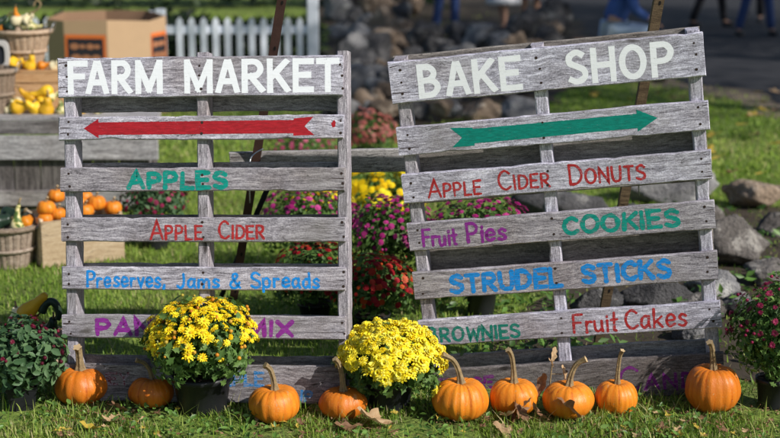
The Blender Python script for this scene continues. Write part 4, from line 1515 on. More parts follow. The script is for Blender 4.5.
# near: before and under the signs
n = 60000
x = rng.uniform(-1.75, 1.75, n)
y = rng.uniform(4.0, 5.35, n)
pn = patchy(x, y, 3.2, 5)
keep = (pn > -.26 + .36 * rng.random(n)) & ~(inside(earth_b, x, y) & (rng.random(n) < .8) & (y > 4.95)) & ~((x > .75) & (y > 4.75) & (rng.random(n) < .6))
x, y, pn = x[keep], y[keep], pn[keep]
R, T = grass_patch(x, y, .016, .05, .0038, 1.1)
R *= (1 + .35 * pn)[:, None, None]
v_ = np.clip(rng.normal(.43, .22, len(x)) + .3 * patchy(x, y, 2.3, 61), 0, 1)
v_[rng.random(len(x)) < .11] = 1.0
parts.append((R, T, v_))
# long straggling blades
n = 1500
x = rng.uniform(-1.75, 1.75, n)
y = rng.uniform(4.0, 4.95, n)
R, T = grass_patch(x, y, .05, .1, .0045, 1.4)
parts.append((R, T, np.clip(rng.normal(.6, .25, n), 0, 1)))
# middle lawn
n = 95000
x = rng.uniform(-2.9, 2.9, n)
y = rng.uniform(5.3, 9.5, n)
keep = (np.abs(x) < .33 * y + .3) & ~(inside(earth_b, x, y) & (rng.random(n) < .85))
x, y = x[keep], y[keep]
R, T = grass_patch(x, y, .02, .052, .0052, 1.0)
v_ = np.clip(rng.normal(.47, .2, len(x)) + .3 * patchy(x, y, 1.6, 44), 0, 1)
v_[rng.random(len(x)) < .05] = 1.0
parts.append((R, T, v_))
# far lawn
n = 85000
y = 9.5 + 17 * rng.random(n) ** 1.3
x = rng.uniform(-1, 1, n) * (.32 * y + .5)
keep = ~inside(road_pts, x, y) & ~(inside(earth_a, x, y) & (rng.random(n) < .93)) & ~(inside(verge_pts, x, y) & (rng.random(n) < .8))
x, y = x[keep], y[keep]
R, T = grass_patch(x, y, .025, .06, .014, 1.0)
parts.append((R, T, np.clip(rng.normal(.54, .2, len(x)) + .35 * patchy(x, y, .8, 2), 0, 1)))
R = np.concatenate([p_[0] for p_ in parts])
T = np.concatenate([p_[1] for p_ in parts])
V = np.concatenate([p_[2] for p_ in parts])
tag(link('grass', scatter('grass', BLADE5, BLF, (R, T), V, [M['grass']])), kind='stuff')

# broad leaved weeds among the front grass
n = 4200
x, y = rng.uniform(-1.7, 1.7, n), rng.uniform(4.05, 5.0, n)
keep = patchy(x, y, 4.0, 21) > .0
x, y = x[keep], y[keep]
n = len(x)
R = frames(rng.normal(size=(n, 3)) * .45 + np.array([0, -.25, 1]), rng.uniform(0, 6, n), rng.uniform(.012, .032, n))
T = np.stack([x, y, rng.uniform(.008, .035, n)], axis=1)
wl = scatter('weeds', OVAL[0], OVAL[1], (R, T), rng.uniform(0, 1, n), [M['weed']])
tag(link('weeds', wl), kind='stuff')
# bits of dead leaf and straw
n = 11000
x, y = rng.uniform(-1.75, 1.75, n), rng.uniform(4.05, 5.2, n)
keep = (patchy(x, y, 3.5, 33) > .02 - .25 * (x > .55))
x, y = x[keep], y[keep]
n = len(x)
R = frames(rng.normal(size=(n, 3)) * .5 + np.array([0, 0, 1]), rng.uniform(0, 6, n), rng.uniform(.006, .017, n))
T = np.stack([x, y, rng.uniform(.002, .022, n)], axis=1)
tag(link('leaf_litter', scatter('leaf_litter', SLEAF[0], SLEAF[1], (R, T), rng.uniform(0, 1, n), [M['dry']])), kind='stuff')
# undergrowth around the stones behind the bake shop pallet
n = 2600
px, py = rng.uniform(430, 800, n), rng.uniform(215, 392, n)
T = np.array([G(a, b, 0)[:] for a, b in zip(px, py)])
keep = (patchy(T[:, 0], T[:, 1], 2.5, 8) > .02) & (T[:, 1] > 5.15)
T = T[keep]
n = len(T)
T[:, 2] = rng.uniform(.01, .09, n)
R = frames(rng.normal(size=(n, 3)) * .6 + np.array([0, -.2, 1]), rng.uniform(0, 6, n), rng.uniform(.025, .06, n))
tag(link('undergrowth', scatter('undergrowth', SLEAF[0], SLEAF[1], (R, T), rng.uniform(0, .7, n), [M['weed']])), kind='stuff')


# ------------------------------------------------------------------ stones
def rock_mesh(sx, sy, sz, seed, mat, n=44, m=26):
    mb = MB()
    vs, fs = [], []
    r_ = random.Random(seed)
    planes = []
    for _ in range(16):
        d = Vector((r_.gauss(0, 1), r_.gauss(0, 1), r_.gauss(0, 1))).normalized()
        planes.append((d, r_.uniform(.5, .86)))
    o1, o2 = Vector((seed * 1.7, 0, 3)), Vector((0, seed * 2.3, 1))
    for i in range(m + 1):
        ph = PI * i / m
        for k in range(n):
            th = 2 * PI * k / n
            d = Vector((math.sin(ph) * math.cos(th), math.sin(ph) * math.sin(th), math.cos(ph)))
            dw = (d + .16 * noise.noise_vector(d * 2.2 + o1)).normalized()
            r = 1.0
            for (pn_, c) in planes:
                dt = dw.dot(pn_)
                if dt > 0.05:
                    r = min(r, c / dt)
            r *= 1.12 + .1 * noise.noise(d * 2.6 + o1) + .07 * noise.noise(d * 6 + o2) + .045 * noise.noise(d * 14 + o1)
            vs.append((d.x * r * sx, d.y * r * sy, d.z * r * sz))
    for i in range(m):
        for k in range(n):
            a, b = i * n + k, i * n + (k + 1) % n
            fs.append((a, a + n, b + n, b))
    mb.add(vs, fs)
    return mb.mesh('stone', [M[mat]], True)


def stone(px, by, wpx, hpx, mat, label, group=None, seed=0, dy=.0, rot=0., lift=0.0, depth=1.0):
    p_ = G(px, by)
    k = 1 / ppm(p_)
    sx, sz = wpx * k / 2, hpx * k * .62
    o = link('boulder', rock_mesh(sx, sx * depth, sz, seed, mat))
    o.location = (p_.x, p_.y + sx * .5 + dy, sz * .62 + lift)
    o.rotation_euler = (0, 0, rot)
    return tag(o, label, 'boulder', group)


GS = 'stones of the rubble bank'
stone(676, 206, 108, 42, 'rock_grey', 'big pale granite boulder behind the donuts slat of the bake shop pallet', None, 3, depth=.6)
stone(757, 210, 66, 32, 'rock_brown', 'rounded brown boulder on the lawn edge next to the granite boulder', None, 8, depth=.8)
stone(738, 268, 84, 46, 'rock_warm', 'flat grey slab stone leaning just past the edge of the bake shop pallet', None, 12, depth=.9)
stone(776, 236, 44, 20, 'rock_warm', 'low tan stone at the picture edge below the brown boulder', None, 52)
stone(772, 288, 52, 26, 'rock_warm', 'brownish grey stone rising behind the dark pink mum', None, 55)
stone(708, 232, 46, 26, 'rock_warm', 'warm grey stone wedged between the granite boulder and the leaning slab', None, 58)
stone(700, 325, 60, 30, 'rock_warm', 'broad brown grey stone beside the lower upright of the bake shop pallet', None, 61)
stone(716, 300, 58, 28, 'rock_grey', 'dark flat stone below the leaning slab beside the bake shop pallet', None, 17)
stone(734, 318, 42, 24, 'rock_dark', 'small dark stone above the dark pink mum', None, 21)
stone(660, 315, 76, 42, 'rock_dark', 'dark stone seen between the strudel and fruit cakes slats', None, 25, depth=.6)
stone(600, 322, 60, 34, 'rock_dark', 'mossy dark stone low behind the middle of the bake shop pallet', None, 29, depth=.6)
stone(560, 232, 90, 46, 'rock_dark', 'broad dark stone shadowed behind the cider donuts slat', None, 31, depth=.7)
stone(625, 250, 70, 40, 'rock_dark', 'shadowed stone in front of the granite boulder behind the cookies slat', None, 37, depth=.6)
stone(693, 345, 40, 22, 'rock_grey', 'small grey stone under the raised corner of the bake shop pallet', None, 41)
stone(520, 122, 62, 24, 'rock_grey', 'pale flat stone lit by the sun at the edge of the rubble bank', None, 44)
stone(480, 128, 46, 26, 'rock_brown', 'tan stone at the near foot of the rubble bank', None, 47)
k_ = 0
for row, by in enumerate((22, 33, 44, 56, 68, 80, 92, 104, 116, 126)):
    nx = 12 if row < 7 else 9
    for i in range(nx):
        f = (i + .5 * (row % 2) + rnd.uniform(-.25, .25)) / nx
        x0, x1 = (342, 590 - row * 10) if row > 1 else (338, 560)
        px = x0 + (x1 - x0) * f
        if row < 2 and 425 < px < 540:
            continue
        if row > 7 and px > 470:
            continue
        w = rnd.uniform(13, 40)
        mt = rnd.choices(('rock_dark', 'rock_grey', 'rock_brown'), (.44, .3, .26))[0]
        pos = stone(px, by + rnd.uniform(-5, 5), w, w * rnd.uniform(.55, .95), mt, 'rough grey stone in the shaded rubble bank beyond the signs', GS, 100 + k_, lift=rnd.uniform(0, .08), depth=.8, rot=rnd.uniform(-.2, .2))
        k_ += 1

# ------------------------------------------------------------------ picket fence and hedge
fy = G(230, 84).y
fz = lambda yy: PT(230, yy, fy).z
fx = lambda px: PT(px, 40, fy).x
fence = empty('picket_fence', (fx(-60), fy, 0), 'white picket fence with tall end post beyond the cardboard bin', 'fence')
ox = fx(-60)
mb = MB()
top = fz(17)
pitch = fx(12) - fx(0)
W_p = pitch * .5
PK = []
x_ = fx(-60)
while x_ < fx(306):
    PK.append(x_)
    x_ += pitch
pm = MB()
hw = W_p / 2
pm.add([(-hw, -.01, .05), (hw, -.01, .05), (hw, -.01, top - .04), (0, -.01, top), (-hw, -.01, top - .04), (-hw, .01, .05), (hw, .01, .05), (hw, .01, top - .04), (0, .01, top), (-hw, .01, top - .04)],
       [(0, 1, 2, 3, 4), (9, 8, 7, 6, 5), (0, 5, 6, 1), (1, 6, 7, 2), (2, 7, 8, 3), (3, 8, 9, 4), (4, 9, 5, 0)])
pmesh = pm.mesh('picket', [M['fence']])
for xx in PK:
    if abs(xx - fx(161)) < .09 or abs(xx - fx(149)) < .05:
        continue
    link('picket', pmesh, fence, (xx - ox, 0, 0))
for (za, zb) in ((fz(34), fz(26)), (.1, .19)):
    r = MB()
    r.box(((fx(308) - ox) / 2, .032, (za + zb) / 2), (fx(308) - ox, .04, zb - za))
    r.build('rail', M['fence'], fence)
for px, ht, w in ((161, fz(9), .1), (149, fz(11), .09), (313, fz(-60), .115)):
    r = MB()
    r.box((0, .0, ht / 2), (w, w, ht))
    if px > 300:
        r.lathe([(w * .75, ht), (w * .75, ht + .02), (.005, ht + .07)], 4, 0)
    r.build('post', M['fence'], fence, loc=(fx(px) - ox, .02, 0))


def leaf_mass(name, label, x0, x1, y0, y1, h, n, s_, mat, cat, seed, wav=.12):
    xx, yy = rng.uniform(x0, x1, n), rng.uniform(y0, y1, n)
    hh = h * (1 + wav * np.sin(xx * 2.1 + seed) + wav * .7 * np.sin(xx * 5.3 + seed * 2))
    zz = hh * rng.uniform(0, 1, n) ** .6
    nr = np.stack([rng.normal(0, .6, n), rng.normal(-.5, .6, n), rng.normal(.5, .5, n)], axis=1)
    R = frames(nr, rng.uniform(0, 6, n), s_ * rng.uniform(.6, 1.4, n))
    root = empty(name, ((x0 + x1) / 2, (y0 + y1) / 2, 0), label, cat)
    T = np.stack([xx - (x0 + x1) / 2, yy - (y0 + y1) / 2, zz], axis=1)
    link('foliage', scatter('foliage', SLEAF[0], SLEAF[1], (R, T), rng.uniform(0, 1, n), [M[mat]]), root)
    return root


leaf_mass('hedge', 'low dark hedge just behind the white picket fence', -7.5, fx(318), fy + .45, fy + 1.3, fz(24), 9000, .1, 'hedgeleaf', 'hedge', 1, .06)
leaf_mass('hedge', 'tall dark hedge across the far side of the sunny lawn', -10, 1.6, 27.5, 29.5, 2.6, 9000, .22, 'hedgeleaf', 'hedge', 4)


# ------------------------------------------------------------------ trees that shade the bank and the road
def tree(name, label, x, y, h, cr, crz, n, seed):
    root = empty(name, (x, y, 0), label, 'tree')
    r_ = random.Random(seed)
    tb = MB()
    zc = h - crz
    tb.tube(spline([(0, 0, -.1), (.08, .05, zc * .4), (-.05, .1, zc * .8), (.05, 0, zc), (0, 0, zc + crz * .6)], 4), [.26 - .011 * i for i in range(17)], 12)
    L = []
    for i in range(11):
        a, f = r_.uniform(0, 6.3), r_.uniform(.55, .95)
        s0 = Vector((0, 0, zc * r_.uniform(.75, 1.05)))
        e = Vector((math.cos(a) * cr * f, math.sin(a) * cr * f, zc + crz * r_.uniform(-.45, .7)))
        tb.tube([s0, s0.lerp(e, .5) + Vector((0, 0, .25)), e], [.085, .05, .018], 7)
        L.append(e)
    tb.build('trunk', M['bark'], root, True)
    cl = [np.array(e[:]) for e in L] + [np.array([r_.gauss(0, .5) * cr, r_.gauss(0, .5) * cr, zc + r_.gauss(0, .45) * crz]) for _ in range(26)]
    pk = np.array(cl)[rng.integers(0, len(cl), n)] + rng.normal(size=(n, 3)) * cr * .2
    R = frames(rng.normal(size=(n, 3)) + np.array([0, 0, .6]), rng.uniform(0, 6, n), rng.uniform(.1, .2, n))
    link('crown', scatter('crown', LEAF[0], LEAF[1], (R, pk), rng.uniform(0, 1, n), [M['treeleaf']]), root)


tree('maple_tree', 'tall maple whose shade falls on the rubble bank', 10.6, 8.2, 10.8, 2.7, 2.4, 7000, 1)
tree('maple_tree', 'broad maple shading the road beyond the lawn', 14.6, 15.2, 11.5, 3.6, 3.0, 9000, 2)
tree('maple_tree', 'maple by the road whose shade reaches the far end of the bank', 11.2, 13.4, 11.5, 2.6, 2.4, 7000, 3)
tree('maple_tree', 'far maple shading the people by the road', 15.5, 18.6, 12.5, 3.6, 3.2, 8000, 4)

# ------------------------------------------------------------------ produce stand
TY = 8.3
tz = lambda yy, Y=TY: PT(80, yy, Y).z
txr = PT(157, 140, TY).x
txl = PT(-120, 140, TY).x
tw = txr - txl
ztop = tz(121)
stand = empty('display_table', ((txl + txr) / 2, TY, 0), 'long weathered grey plank produce table behind the farm market pallet', 'table')


def plank(name, cx, cy, cz, dx, dy, dz, mat, par, rotx=None):
    mb = MB()
    if dz > dx:      # vertical board: grain along its length
        mb.box((0, 0, 0), (dz, dy, dx))
        o = mb.build(name, M[mat], par, loc=(cx, cy, cz))
        o.rotation_euler = (0, PI / 2, 0)
    else:
        mb.box((0, 0, 0), (dx, dy, dz))
        o = mb.build(name, M[mat], par, loc=(cx, cy, cz))
    return o


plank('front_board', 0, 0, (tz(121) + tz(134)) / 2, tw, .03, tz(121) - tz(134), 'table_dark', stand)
plank('front_board', .004, -.02, (tz(135) + tz(159)) / 2, tw + .008, .03, tz(135) - tz(159), 'table', stand)
vb = int(tw / .155)
for i in range(vb):
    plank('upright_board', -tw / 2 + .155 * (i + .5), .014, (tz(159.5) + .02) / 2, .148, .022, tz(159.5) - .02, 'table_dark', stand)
plank('front_board', 0, -.018, (tz(190) + tz(205)) / 2, tw, .03, tz(190) - tz(205), 'table', stand)
for i in range(6):
    plank('top_board', -.014 * i, .1 + .17 * i, ztop + .012, tw - .028 * i, .165, .024, 'table', stand)
for sx in (-1, 1):
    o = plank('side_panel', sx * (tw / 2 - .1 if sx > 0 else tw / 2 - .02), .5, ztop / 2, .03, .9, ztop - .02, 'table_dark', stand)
    if sx > 0:
        o.rotation_euler = (0, PI / 2, 0.17)
        o.rotation_mode = 'XYZ'
        o.rotation_euler = (Matrix.Rotation(.17, 3, 'Z') @ Matrix.Rotation(PI / 2, 3, 'Y')).to_euler()
for sx in (-1, 1):
    for yy in (.07, .92):
        plank('leg', sx * (tw / 2 - (.08 if yy < .5 or sx < 0 else .24)), yy, (ztop - .02) / 2, .07, .07, ztop - .02, 'table_dark', stand)
TZ = ztop + .024


def basket(loc, r0, r1, h, label, mat, hoop_mat='basket', group='bushel baskets', handle=True):
    root = empty('basket', loc, label, 'basket', group)
    n = 22
    for i in range(1):
        mb = MB()
        for k in range(n):
            a0, a1 = 2 * PI * (k + .04) / n, 2 * PI * (k + .96) / n
            vs = []
            for z, r in ((0, r0), (h * .5, (r0 + r1) / 2 * 1.015), (h, r1)):
                for a, dr in ((a0, 0), ((a0 + a1) / 2, .004), (a1, 0)):
                    vs.append((math.cos(a) * (r + dr), math.sin(a) * (r + dr), z))
            m_ = len(vs)
            vs += [(x * .965, y * .965, z) for x, y, z in vs]
            fs = []
            for j in range(2):
                for c in range(2):
                    q0 = j * 3 + c
                    fs.append((q0, q0 + 1, q0 + 4, q0 + 3))
                    fs.append((q0 + m_ + 3, q0 + m_ + 4, q0 + m_ + 1, q0 + m_))
            mb.add(vs, fs)
        mb.lathe([(.001, .006), (r0 * .97, .006)], n)
        o = mb.build('staves', M[mat], root)
    for z, r, hh in ((h * .93, r1, h * .1), (h * .42, r0 + (r1 - r0) * .42, h * .08)):
        mb = MB()
        mb.lathe([(r + .006, z - hh / 2), (r + .012, z - hh / 2), (r + .012 + .003, z + hh / 2), (r + .006, z + hh / 2), (r + .006, z - hh / 2)], 36)
        mb.build('hoop', M[mat], root, True)
    mb = MB()
    mb.lathe([(.001, h * .78), (r1 * .9, h * .76)], 20)
    mb.build('filling', M['hole'], root)
    if handle:
        for sg in (-1, 1):
            mb = MB()
            mb.tube(spline([(sg * (r1 + .01), -.05, h * .9), (sg * (r1 + .03), -.03, h * 1.12), (sg * (r1 + .03), .03, h * 1.12), (sg * (r1 + .01), .05, h * .9)], 5), .003, 6)
            mb.build('handle', M['wire'], root, True)
    return root


# basket of gourds standing on the lawn
p_ = G(2, 272)
p_.y += .15
basket(p_, .105, .145, .215, 'grey brown bushel basket of gourds standing on the lawn by the crate', 'basket')
b = p_
gourd_obj(b + Vector((.06, -.05, .24)), .15, .04, 'gourd_striped', 'cream gourd with green stripes, neck up, in the basket on the lawn', (-.1, -.1, 1), 'gourds in the baskets', .4, .3)
gourd_obj(b + Vector((-.03, -.07, .235)), .13, .05, 'gourd_green', 'dark green gourd in the basket on the lawn', (1, .2, .1), 'gourds in the baskets', .7, .1)
gourd_obj(b + Vector((.1, -.02, .225)), .09, .035, 'gourd_orange', 'small orange gourd at the rim of the basket on the lawn', (.3, 1, .2), 'gourds in the baskets', .8, .1)
gourd_obj(b + Vector((.01, .06, .24)), .13, .05, 'gourd_green', 'blackish gourd at the back of the basket on the lawn', (1, -.5, .2), 'gourds in the baskets', .7, .1)

# pine crate of little pumpkins
A, Bq = G(43, 268.5), G(125, 259)
dx = (Bq - A)
cw = dx.length
cang = math.atan2(dx.y, dx.x)
ch = 47 / ppm(A)
cd = .34
crate = empty('wooden_crate', A, 'pale pine crate filled with small pumpkins on the lawn', 'crate', None, cang)
ct = .016
for (nm, c, d) in (('front_board', (cw / 2, ct / 2, ch / 2), (cw, ct, ch)), ('back_board', (cw / 2, cd - ct / 2, ch / 2), (cw, ct, ch)),
                   ('end_board', (ct / 2, cd / 2, ch / 2 + .006), (ct, cd - 2 * ct - .002, ch + .012)), ('end_board', (cw - ct / 2, cd / 2, ch / 2 + .006), (ct, cd - 2 * ct - .002, ch + .012)),
                   ('bottom_board', (cw / 2, cd / 2, .012), (cw - 2 * ct - .004, cd - 2 * ct - .004, .014))):
    mb = MB()
    mb.box((0, 0, 0), d if d[0] >= d[1] else (d[1], d[0], d[2]))
    o = mb.build(nm, M['crate'], crate, loc=c)
    if d[0] < d[1]:
        o.rotation_euler = (0, 0, PI / 2)
CR = Matrix.Rotation(cang, 3, 'Z')
bottom = 0
for i, (px, py, rp, fy_, lb) in enumerate([(46, 208, 9.4, .07, 'small pumpkin at the near corner of the pine crate'), (56, 196, 8.6, .19, 'topmost small pumpkin by the pallet edge in the pine crate'),
                                           (45, 219, 7.6, .05, 'small pumpkin sunk lowest at the corner of the pine crate'), (58, 214, 8.2, .08, 'small pumpkin against the front board behind the pallet upright'),
                                           (85, 197, 7.6, .22, 'small pumpkin at the back of the pine crate'), (96, 203, 9.6, .12, 'largest of the small pumpkins, in the middle of the pine crate'),
                                           (80, 203, 7.6, .2, 'half hidden small pumpkin behind the pallet upright in the crate'), (85, 211, 8.6, .07, 'small pumpkin before the middle one in the pine crate'),
                                           (113, 208, 9.2, .09, 'small pumpkin at the end of the pine crate near the maroon mum')]):
    t_ = (px - 43) / 82.0
    base = A + CR @ Vector((max(.05, min(cw - .05, t_ * cw)), fy_, 0))
    pos = PT(px, py, base.y)
    r = rp / ppm(pos)
    pumpkin(pos - Vector((0, 0, r * .86)), r, r * 1.72, lb, [(0, 0, -.004), (.004, 0, .015), (.012, -.004, .028)], 'small pumpkins in the pine crate', 'pumpkin', 11, i, n=44, m=14, stem_r=.006)

# on the table: shelf crate, baskets, gourds
SY = TY + .38
sz0, sz1 = TZ, PT(40, 73, SY).z
sxl, sxr = PT(4, 80, SY).x, PT(96, 80, SY).x
sh = empty('wooden_crate', ((sxl + sxr) / 2, SY, TZ), 'orange-lit pine box used as a shelf on top of the produce table', 'crate')
sw_ = sxr - sxl
hh = sz1 - sz0
for nm, c, d in (('front_board', (0, 0, hh * .86), (sw_, .02, hh * .26)), ('front_board', (0, .004, hh * .36), (sw_ - .01, .02, hh * .7)), ('top_board', (0, .25, hh + .008), (sw_ + .01, .52, .016)),
                 ('back_board', (0, .49, hh / 2), (sw_, .02, hh)), ('end_board', (-sw_ / 2 + .01, .245, hh / 2), (.02, .44, hh)), ('end_board', (sw_ / 2 - .01, .245, hh / 2), (.02, .44, hh))):
    mb = MB()
    mb.box((0, 0, 0), d if d[0] >= d[1] else (d[1], d[0], d[2]))
    o = mb.build(nm, M['shelfwood'], sh, loc=c)
    if d[0] < d[1]:
        o.rotation_euler = (0, 0, PI / 2)
SZ = sz1 + .016
bp = PT(24, 66, SY + .22)
bp.z = SZ
k = 1 / ppm(bp)
basket(bp, 17 * k, 27.5 * k, 38 * k, 'pale bushel basket heaped with mixed gourds on top of the pine box', 'basket_new')
for (dx, dz, L, r, kd, dv, lb) in [
    (0, 8, 20, 6, 'gourd_pale', (1, 0, .3), 'cream gourd on the heap in the top basket'), (7, 3, 18, 5.5, 'gourd_striped', (.6, -.5, .4), 'striped gourd at the front of the top basket'),
    (14, 1, 18, 5.5, 'gourd_striped', (1, -.2, -.1), 'green striped gourd hanging over the rim of the top basket'), (-9, 3, 16, 7, 'gourd_green', (.5, .2, 1), 'round dark green gourd in the top basket'),
    (-15, 0, 14, 5, 'gourd_orange', (1, 0, .2), 'orange gourd low in the top basket'), (-20, 6, 18, 7, 'gourd_green', (1, .3, .4), 'dark gourd at the back of the top basket'),
    (-3, 13, 14, 3.6, 'gourd_orange', (-.3, 0, 1), 'thin orange necked gourd standing up in the top basket'), (9, 8, 14, 5, 'gourd_pale', (.5, .2, .4), 'pale gourd beside the curled stem in the top basket')]:
    gourd_obj(bp + Vector((dx * k, -8 * k, 39 * k + dz * k)), L * k, r * k, kd, lb, dv, 'gourds in the baskets', .55)
mb = MB()
mb.tube(spline([tuple(bp + Vector((x_ * k, -6 * k, z_ * k))) for x_, z_ in ((8, 44), (13, 54), (19, 58), (21, 63), (17, 66), (14, 60))], 5), [.006] * 26, 6)
tag(mb.build('curled_vine', M['pstem'], smooth=True), 'curled dry vine stem rising from the top basket of gourds', 'vine')
for i, (px, py, r, kd, L, dv, lb) in enumerate([(17, 64, 7, 'gourd_yellow', 16, (1, -.3, .2), 'yellow gourd on the pine box under the top basket'), (31, 65, 7, 'gourd_yellow', 17, (.4, -.4, .8), 'lumpy yellow gourd beside another on the pine box'),
                                                (44, 66, 4.5, 'gourd_orange', 14, (1, 0, .05), 'small orange gourd lying on the pine box'), (55, 66, 5, 'gourd_pale', 12, (.6, -.3, .3), 'cream gourd on the pine box next to the pallet edge')]):
    p_ = PT(px, py, SY + .05)
    p_.z = SZ + r * k * .9
    gourd_obj(p_, L * k, r * k, kd, lb, dv, 'gourds on the produce table', .55)
for i, (px, py, r, kd, L, dv, lb) in enumerate([(21, 109, 8.5, 'gourd_yellow', 22, (1, -.2, .1), 'yellow gourd at the near edge of the produce table'), (33, 111, 8, 'gourd_yellow', 20, (-.5, -.5, .3), 'golden gourd resting on the table beside its neighbours'),
                                                (47, 111, 9, 'gourd_yellow', 20, (.3, -.4, .8), 'round yellow gourd standing on the produce table'), (42, 93, 6.5, 'gourd_yellow', 24, (-1, -.1, -.35), 'long pale yellow gourd on top of the heap'),
                                                (22, 102, 5.5, 'gourd_pale', 18, (1, 0, .1), 'white gourd in the middle of the yellow heap'), (46, 101, 7, 'gourd_yellow', 20, (1, 0, .2), 'yellow gourd under the long pale one'),
                                                (61, 108, 5, 'gourd_striped', 15, (.2, 0, 1), 'striped gourd at the end of the yellow heap'), (10, 115, 4, 'gourd_pale', 12, (1, 0, 0), 'small pale gourd at the foot of the table basket'),
                                                (12, 107, 5.5, 'gourd_striped', 17, (.3, -.4, .7), 'striped gourd behind the small pale one on the table'), (52, 97, 5.5, 'gourd_striped', 16, (1, .2, .3), 'green flecked gourd high at the end of the yellow heap'),
                                                (27, 96, 5.5, 'gourd_yellow', 20, (-.8, -.2, .5), 'slim yellow gourd at the back of the heap'), (68, 112, 5, 'gourd_pale', 14, (.5, -.5, .3), 'cream gourd next to the pallet upright on the table'),
                                                (38, 116, 4, 'gourd_orange', 12, (1, -.3, 0), 'little orange gourd at the front lip of the table'),
                                                (84, 113, 5, 'gourd_yellow', 14, (1, 0, .1), 'yellow gourd seen just under the farm market board'), (100, 114, 5, 'gourd_striped', 14, (1, .2, .1), 'green striped gourd seen just under the farm market board')]):
    p_ = PT(px, py, TY + .16 - (.02 if py > 104 else -.05))
    r_m = r / ppm(p_)
    p_.z = max(p_.z, TZ + r_m * .8)
    gourd_obj(p_, L / ppm(p_), r_m, kd, lb, dv, 'gourds on the produce table', .6)
bp = PT(-6, 119, TY + .2)
bp.z = TZ
k = 1 / ppm(bp)
basket(bp, 17 * k, 24 * k, 45 * k, 'grey empty bushel basket at the near end of the produce table', 'basket')
# small round framed chalkboard
cp = PT(-2, 66, SY + .02)
cp.z = SZ
chb = empty('chalkboard', cp, 'little chalkboard in a pale rounded frame standing on the pine box', 'sign')
k = 1 / ppm(cp)
fr = MB()
out_, inn = [], []
for i in range(24):
    a = 2 * PI * i / 24
    sgn = lambda c: math.copysign(abs(c) ** .55, c)
    out_.append((12 * k * sgn(math.cos(a)), 15 * k * sgn(math.sin(a)) + 15 * k))
    inn.append((8 * k * sgn(math.cos(a)), 10 * k * sgn(math.sin(a)) + 15 * k))
vs = [(x, -.012, z) for x, z in out_] + [(x, -.012, z) for x, z in inn] + [(x, .012, z) for x, z in out_] + [(x, .012, z) for x, z in inn]
fs = []
for i in range(24):
    j = (i + 1) % 24
    fs += [(i, j, 24 + j, 24 + i), (48 + i, 72 + i, 72 + j, 48 + j), (i, 48 + i, 48 + j, j), (24 + i, 24 + j, 72 + j, 72 + i)]
fr.add(vs, fs)
fr.build('frame', M['board_frame'], chb)
fr = MB()
fr.add([(x, .0, z) for x, z in inn], [tuple(range(24))])
fr.build('slate', M['chalkboard'], chb)

# big octagonal cardboard bin
cb = G(99, 120)
cb.y += .5
k = 1 / ppm(cb)
bin_ = empty('cardboard_bin', cb, 'tall octagonal cardboard pumpkin bin with an orange bordered dark print', 'bin')
Rb = .484
zt = PT(105, 21, cb.y - .4).z
ang = [PI / 4 * i + .17 for i in range(8)]
wall, wi = MB(), MB()
for i in range(8):
    a0, a1 = ang[i], ang[(i + 1) % 8]
    p0, p1 = (Rb * 1.08 * math.cos(a0), Rb * .9 * math.sin(a0)), (Rb * 1.08 * math.cos(a1), Rb * .9 * math.sin(a1))
    up0 = zt + .05 * max(0, math.sin(a0)) + .01 * math.sin(3 * a0)
    up1 = zt + .05 * max(0, math.sin(a1)) + .01 * math.sin(3 * a1)
    wall.add([(*p0, 0), (*p1, 0), (*p1, up1), (*p0, up0)], [(0, 1, 2, 3)])
    q0, q1 = [c * .985 for c in p0], [c * .985 for c in p1]
    wi.add([(*q0, 0.02), (*q1, 0.02), (*q1, up1), (*q0, up0)], [(3, 2, 1, 0)])
    wall.add([(*p0, up0), (*p1, up1), (*q1, up1), (*q0, up0)], [(0, 1, 2, 3)])
wall.add([(Rb * 1.06 * math.cos(a), Rb * .88 * math.sin(a), .015) for a in ang], [tuple(range(8))])
wall.build('wall', M['card'], bin_)
wi.build('lining', M['card_in'], bin_)
for fi in range(8):
    am = (ang[fi] + ang[(fi + 1) % 8] + (2 * PI if fi == 7 else 0)) / 2
    if fi not in (5, 7):
        continue
    p0 = Vector((Rb * 1.08 * math.cos(ang[fi]), Rb * .9 * math.sin(ang[fi]), 0))
    p1 = Vector((Rb * 1.08 * math.cos(ang[(fi + 1) % 8]), Rb * .9 * math.sin(ang[(fi + 1) % 8]), 0))
    t_ = (p1 - p0)
    nrm = Vector((t_.y, -t_.x, 0)).normalized()
    for lay, (a, b, za, zb, mt) in enumerate(((.02, .96, .3, .86, 'print_orange'), (.08, .9, .34, .82, 'print_dark'))):
        mb = MB()
        off = nrm * (.003 + .002 * lay)
        mb.add([p0 + t_ * a + off + Vector((0, 0, zt * za)), p0 + t_ * b + off + Vector((0, 0, zt * za)), p0 + t_ * b + off + Vector((0, 0, zt * zb)), p0 + t_ * a + off + Vector((0, 0, zt * zb))], [(0, 1, 2, 3)])
        mb.build('print_border' if lay == 0 else 'print_panel', M[mt], bin_)
    mb = MB()
    for (fx_, fz_, s_) in ((.24, .74, .045), (.42, .74, .03), (.6, .74, .04), (.76, .74, .03), (.27, .62, .055), (.5, .62, .05), (.73, .62, .05), (.25, .48, .055), (.5, .48, .055), (.74, .48, .05)):
        c = p0 + t_ * fx_ + nrm * .007 + Vector((0, 0, zt * fz_))
        mb.add([c + t_.normalized() * s_ * math.cos(u) * .95 + Vector((0, 0, s_ * .62 * math.sin(u))) for u in [2 * PI * m_ / 12 for m_ in range(12)]], [tuple(range(12))])
    # shapes touch but do not overlap
    mb.build('print_picture', M['print_pumpkin'], bin_)

